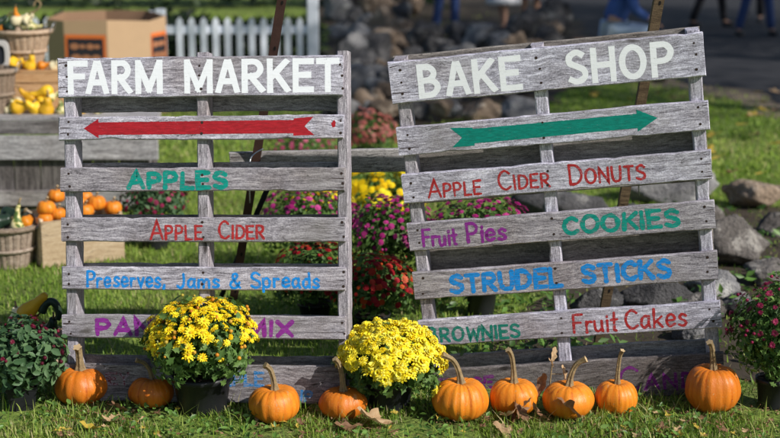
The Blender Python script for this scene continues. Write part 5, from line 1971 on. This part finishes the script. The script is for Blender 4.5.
# basket with crookneck behind the burgundy mum
p_ = G(33, 384)
p_.y += .06
k = 1 / ppm(p_)
basket(p_, 20 * k, 24 * k, 50 * k, 'small brown basket of gourds half hidden behind the burgundy mum', 'basket_new', handle=False)
gourd_obj(p_ + Vector((1 * k, -6 * k, 76 * k)), 40 * k, 8.5 * k, 'gourd_yellow', 'yellow crookneck gourd with dark tip over the small basket', (.75, -.1, .62), 'gourds in the small basket', .7, .05, stem=False)
mb = MB()
c0 = p_ + Vector((13 * k, -7 * k, 75 * k))
mb.tube(spline([tuple(c0 + Vector((x_ * k, 0, z_ * k))) for x_, z_ in ((-3, -4), (1, 4), (7, 7), (12, 3), (14, -6), (12, -11))], 5), [.016, .0165, .017] + [.0165 - .0002 * i for i in range(23)], 10)
tag(mb.build('gourd_neck', M['gourd_green'], smooth=True), 'dark green hooked gourd neck curling over the small basket', 'gourd')
gourd_obj(p_ + Vector((18 * k, -4 * k, 54 * k)), 22 * k, 8 * k, 'gourd_green', 'dark green gourd at the rim of the small basket', (.4, -.3, .8), 'gourds in the small basket', .7)
gourd_obj(p_ + Vector((-16 * k, -4 * k, 64 * k)), 22 * k, 8 * k, 'gourd_pale', 'white gourd in the small basket behind the burgundy mum', (.2, -.2, 1), 'gourds in the small basket', .7)
gourd_obj(p_ + Vector((-6 * k, 3 * k, 58 * k)), 20 * k, 8 * k, 'gourd_orange', 'orange gourd deep in the small basket', (1, .2, .4), 'gourds in the small basket', .7)


# ------------------------------------------------------------------ people in the distance
def skin_mesh(nodes, edges, root_i, mat, name, sub=1):
    me = bpy.data.meshes.new('tmp')
    me.from_pydata([n_[0] for n_ in nodes], edges, [])
    o = bpy.data.objects.new('tmp', me)
    COL.objects.link(o)
    md = o.modifiers.new('s', 'SKIN')
    sv = me.skin_vertices[0].data
    for i, n_ in enumerate(nodes):
        r = n_[1]
        sv[i].radius = (r, r) if not isinstance(r, tuple) else r
    sv[root_i].use_root = True
    md.use_smooth_shade = True
    sb = o.modifiers.new('u', 'SUBSURF')
    sb.levels = sub
    sb.render_levels = sub
    dg = bpy.context.evaluated_depsgraph_get()
    out = bpy.data.meshes.new_from_object(o.evaluated_get(dg))
    bpy.data.objects.remove(o)
    out.name = name
    out.materials.clear()
    out.materials.append(M[mat])
    return out


def person(loc, face, label, trousers, shirt, shoe, pose='stand', skirt=False, stance=.1, stride=0.0):
    root = empty('person', loc, label, 'person', None, face)
    # faces -Y in its own frame; x sideways
    if pose == 'stand':
        hip, kn, an = .93, .5, .09
        hips = [(s_ * .09, 0, hip) for s_ in (-1, 1)]
        knees = [(s_ * (.09 + stance * .5), -.02 + -s_ * stride * .55, kn) for s_ in (-1, 1)]
        ank = [(s_ * (.08 + stance), .02 - s_ * stride, an) for s_ in (-1, 1)]
        pel, chest, neck, head = (0, 0, .98), (0, 0, 1.3), (0, -.01, 1.48), (0, -.02, 1.62)
        sh = [(s_ * .18, 0, 1.41) for s_ in (-1, 1)]
        el = [(s_ * .24, .03, 1.13) for s_ in (-1, 1)]
        wr = [(s_ * .24, -.08, .9) for s_ in (-1, 1)]
    else:
        hips = [(s_ * .1, 0, .54) for s_ in (-1, 1)]
        knees = [(s_ * .14, -.43, .52) for s_ in (-1, 1)]
        ank = [(s_ * .13, -.42, .09) for s_ in (-1, 1)]
        pel, chest, neck, head = (0, .02, .6), (0, -.1, .92), (0, -.17, 1.1), (0, -.22, 1.23)
        sh = [(s_ * .19, -.13, 1.03) for s_ in (-1, 1)]
        el = [(s_ * .26, -.2, .76) for s_ in (-1, 1)]
        wr = [(s_ * .12, -.38, .66) for s_ in (-1, 1)]
    V_ = Vector
    nodes = [(pel, .13), (chest, (.16, .12)), (neck, .055), (head, .085), (tuple(V_(head) + V_((0, -.01, .1))), .08)]
    edges = [(0, 1), (1, 2), (2, 3), (3, 4)]
    for i in (0, 1):
        b0 = len(nodes)
        nodes += [(sh[i], .062), (el[i], .045), (wr[i], .03)]
        edges += [(1, b0), (b0, b0 + 1), (b0 + 1, b0 + 2)]
        # palm and five fingers
        w_ = V_(wr[i])
        d = (w_ - V_(el[i])).normalized()
        sd = V_((1, 0, 0)) if pose == 'sit' else V_((0, 1, 0))
        nodes.append((tuple(w_ + d * .07), (.036, .02)))
        edges.append((b0 + 2, b0 + 3))
        for f_ in range(4):
            bb = len(nodes)
            L = (.07, .08, .075, .055)[f_]
            o_ = w_ + d * .085 + sd * (.028 - .018 * f_)
            nodes += [(tuple(o_ + d * .02), .009), (tuple(o_ + d * L * .7 + V_((0, -.008, -.012))), .008), (tuple(o_ + d * L + V_((0, -.02, -.025))), .007)]
            edges += [(b0 + 3, bb), (bb, bb + 1), (bb + 1, bb + 2)]
        bb = len(nodes)
        nodes += [(tuple(w_ + d * .04 + sd * .04), .01), (tuple(w_ + d * .075 + sd * .055 + V_((0, -.01, -.01))), .009)]
        edges += [(b0 + 2, bb), (bb, bb + 1)]
        b1 = len(nodes)
        nodes += [(hips[i], .085), (knees[i], .055), (tuple(V_(knees[i]).lerp(V_(ank[i]), .35)), .056), (ank[i], .036), (tuple(V_(ank[i]) + V_((0, -.13, -.05))), .03)]
        edges += [(0, b1), (b1, b1 + 1), (b1 + 1, b1 + 2), (b1 + 2, b1 + 3), (b1 + 3, b1 + 4)]
    # nose and ears
    h_ = V_(head)
    bb = len(nodes)
    nodes += [(tuple(h_ + V_((0, -.095, .02))), .014)]
    edges += [(3, bb)]
    link('body', skin_mesh(nodes, edges, 0, 'skin', 'body'), root)
    # face: eyes, mouth, ears
    fc = MB()
    for s_ in (-1, 1):
        fc.lathe([(.001, -.012), (.011, -.005), (.011, .005), (.001, .012)], 8, 0, tuple(h_ + V_((s_ * .032, -.078, .045))))
        fc.tube([h_ + V_((s_ * .088, 0, .0)), h_ + V_((s_ * .096, .01, .03)), h_ + V_((s_ * .088, .012, .055))], .012, 6, 1)
    fc.tube([h_ + V_((-.025, -.082, -.035)), h_ + V_((0, -.09, -.037)), h_ + V_((.025, -.082, -.035))], .005, 6, 2)
    fc.build('face', [M['hole'], M['skin'], M['rose_cloth']], root, True)
    hr = MB()
    hr.lathe([(.06, -.02), (.102, .03), (.108, .08), (.095, .13), (.06, .165), (.005, .178)], 18, 0, tuple(h_ + V_((0, .022, .0))))
    hr.build('hair', M['hair'], root, True)
    # shirt
    sn = [(tuple(V_(pel) + V_((0, 0, -.02))), (.165, .145)), (tuple(V_(pel).lerp(V_(chest), .5)), (.16, .14)), (chest, (.185, .145)), (tuple(V_(neck) + V_((0, 0, -.05))), .075)]
    se = [(0, 1), (1, 2), (2, 3)]
    for i in (0, 1):
        b0 = len(sn)
        sn += [(sh[i], .078), (el[i], .06), (tuple(V_(el[i]).lerp(V_(wr[i]), .85)), .045)]
        se += [(2, b0), (b0, b0 + 1), (b0 + 1, b0 + 2)]
    link('shirt', skin_mesh(sn, se, 0, shirt, 'shirt'), root)
    if skirt:
        sk = MB()
        sk.lathe([(.15, pel[2] + .06), (.19, pel[2] - .1), (.26, .5), (.27, .44), (.25, .44)], 20, 0, (0, 0, 0), mod=lambda a, z: 1 + .05 * math.sin(7 * a))
        sk.build('skirt', M[trousers], root, True)
    else:
        tn = [(tuple(V_(pel) + V_((0, 0, .02))), (.15, .13))]
        te = []
        for i in (0, 1):
            b0 = len(tn)
            mid = V_(knees[i]).lerp(V_(ank[i]), .5)
            tn += [(hips[i], .105), (tuple(V_(hips[i]).lerp(V_(knees[i]), .55)), .09), (knees[i], .075), (tuple(mid), .07), (tuple(V_(ank[i]) + V_((0, 0, .0))), .068)]
            te += [(0, b0), (b0, b0 + 1), (b0 + 1, b0 + 2), (b0 + 2, b0 + 3), (b0 + 3, b0 + 4)]
        link('trousers', skin_mesh(tn, te, 0, trousers, 'trousers'), root)
    for i in (0, 1):
        a = V_(ank[i])
        m_ = skin_mesh([(tuple(a + V_((0, .05, -.045))), .046), (tuple(a + V_((0, -.06, -.045))), .05), (tuple(a + V_((0, -.16, -.055))), .038)], [(0, 1), (1, 2)], 1, shoe[i] if isinstance(shoe, tuple) else shoe, 'shoe')
        link('shoe', m_, root)
    return root


p_ = G(446, 33)
person(p_, .6, 'person in dark blue jeans, one white and one dark shoe, standing by the rubble bank', 'jeans', 'grey_cloth', ('shoe_white', 'shoe_dark'), stance=.06, stride=.06)
p_ = G(503, 33)
person(p_, -.9, 'person in a white knee length skirt and pale shoes beyond the bake shop board', 'white_cloth', 'rose_cloth', 'shoe_white', skirt=True, stance=.03, stride=.1)
p_ = G(530, 24)
person(p_, .5, 'person in a white skirt standing farthest back next to another white skirt', 'white_cloth', 'khaki', 'shoe_dark', skirt=True, stance=.02, stride=.05)
p_ = G(709, 27)
person(p_, 1.2, 'person in black trousers walking on the shaded road', 'black_cloth', 'black_cloth', 'shoe_dark', stance=.05, stride=.24)
p_ = G(755, 36)
person(p_, .25, 'person in loose blue jeans standing with feet apart on the road', 'jeans', 'grey_cloth', 'shoe_dark', stance=.17, stride=.04)
p_ = G(752, 22)
person(p_, -.3, 'person in dark trousers standing behind the wide stance jeans on the road', 'black_cloth', 'black_cloth', 'shoe_dark', stance=.05, stride=.05)
sp = G(612, 80)
person(sp, PI / 2 - .1, 'seated person in a blue shirt and washed jeans on the brown bench by the lawn', 'jeans_light', 'denim_shirt', 'shoe_dark', pose='sit')
bn = empty('bench', sp + Vector((-.12, .02, 0)), 'short brown wooden bench under the seated person', 'bench', None, 0.0)
for c, d, nm in (((0, 0, .425), (.62, .4, .05), 'seat'), ((-.24, 0, .2), (.06, .36, .4), 'leg'), ((.2, 0, .2), (.06, .36, .4), 'leg')):
    mb = MB()
    mb.box(c, d)
    mb.build(nm, M['benchwood'], bn)
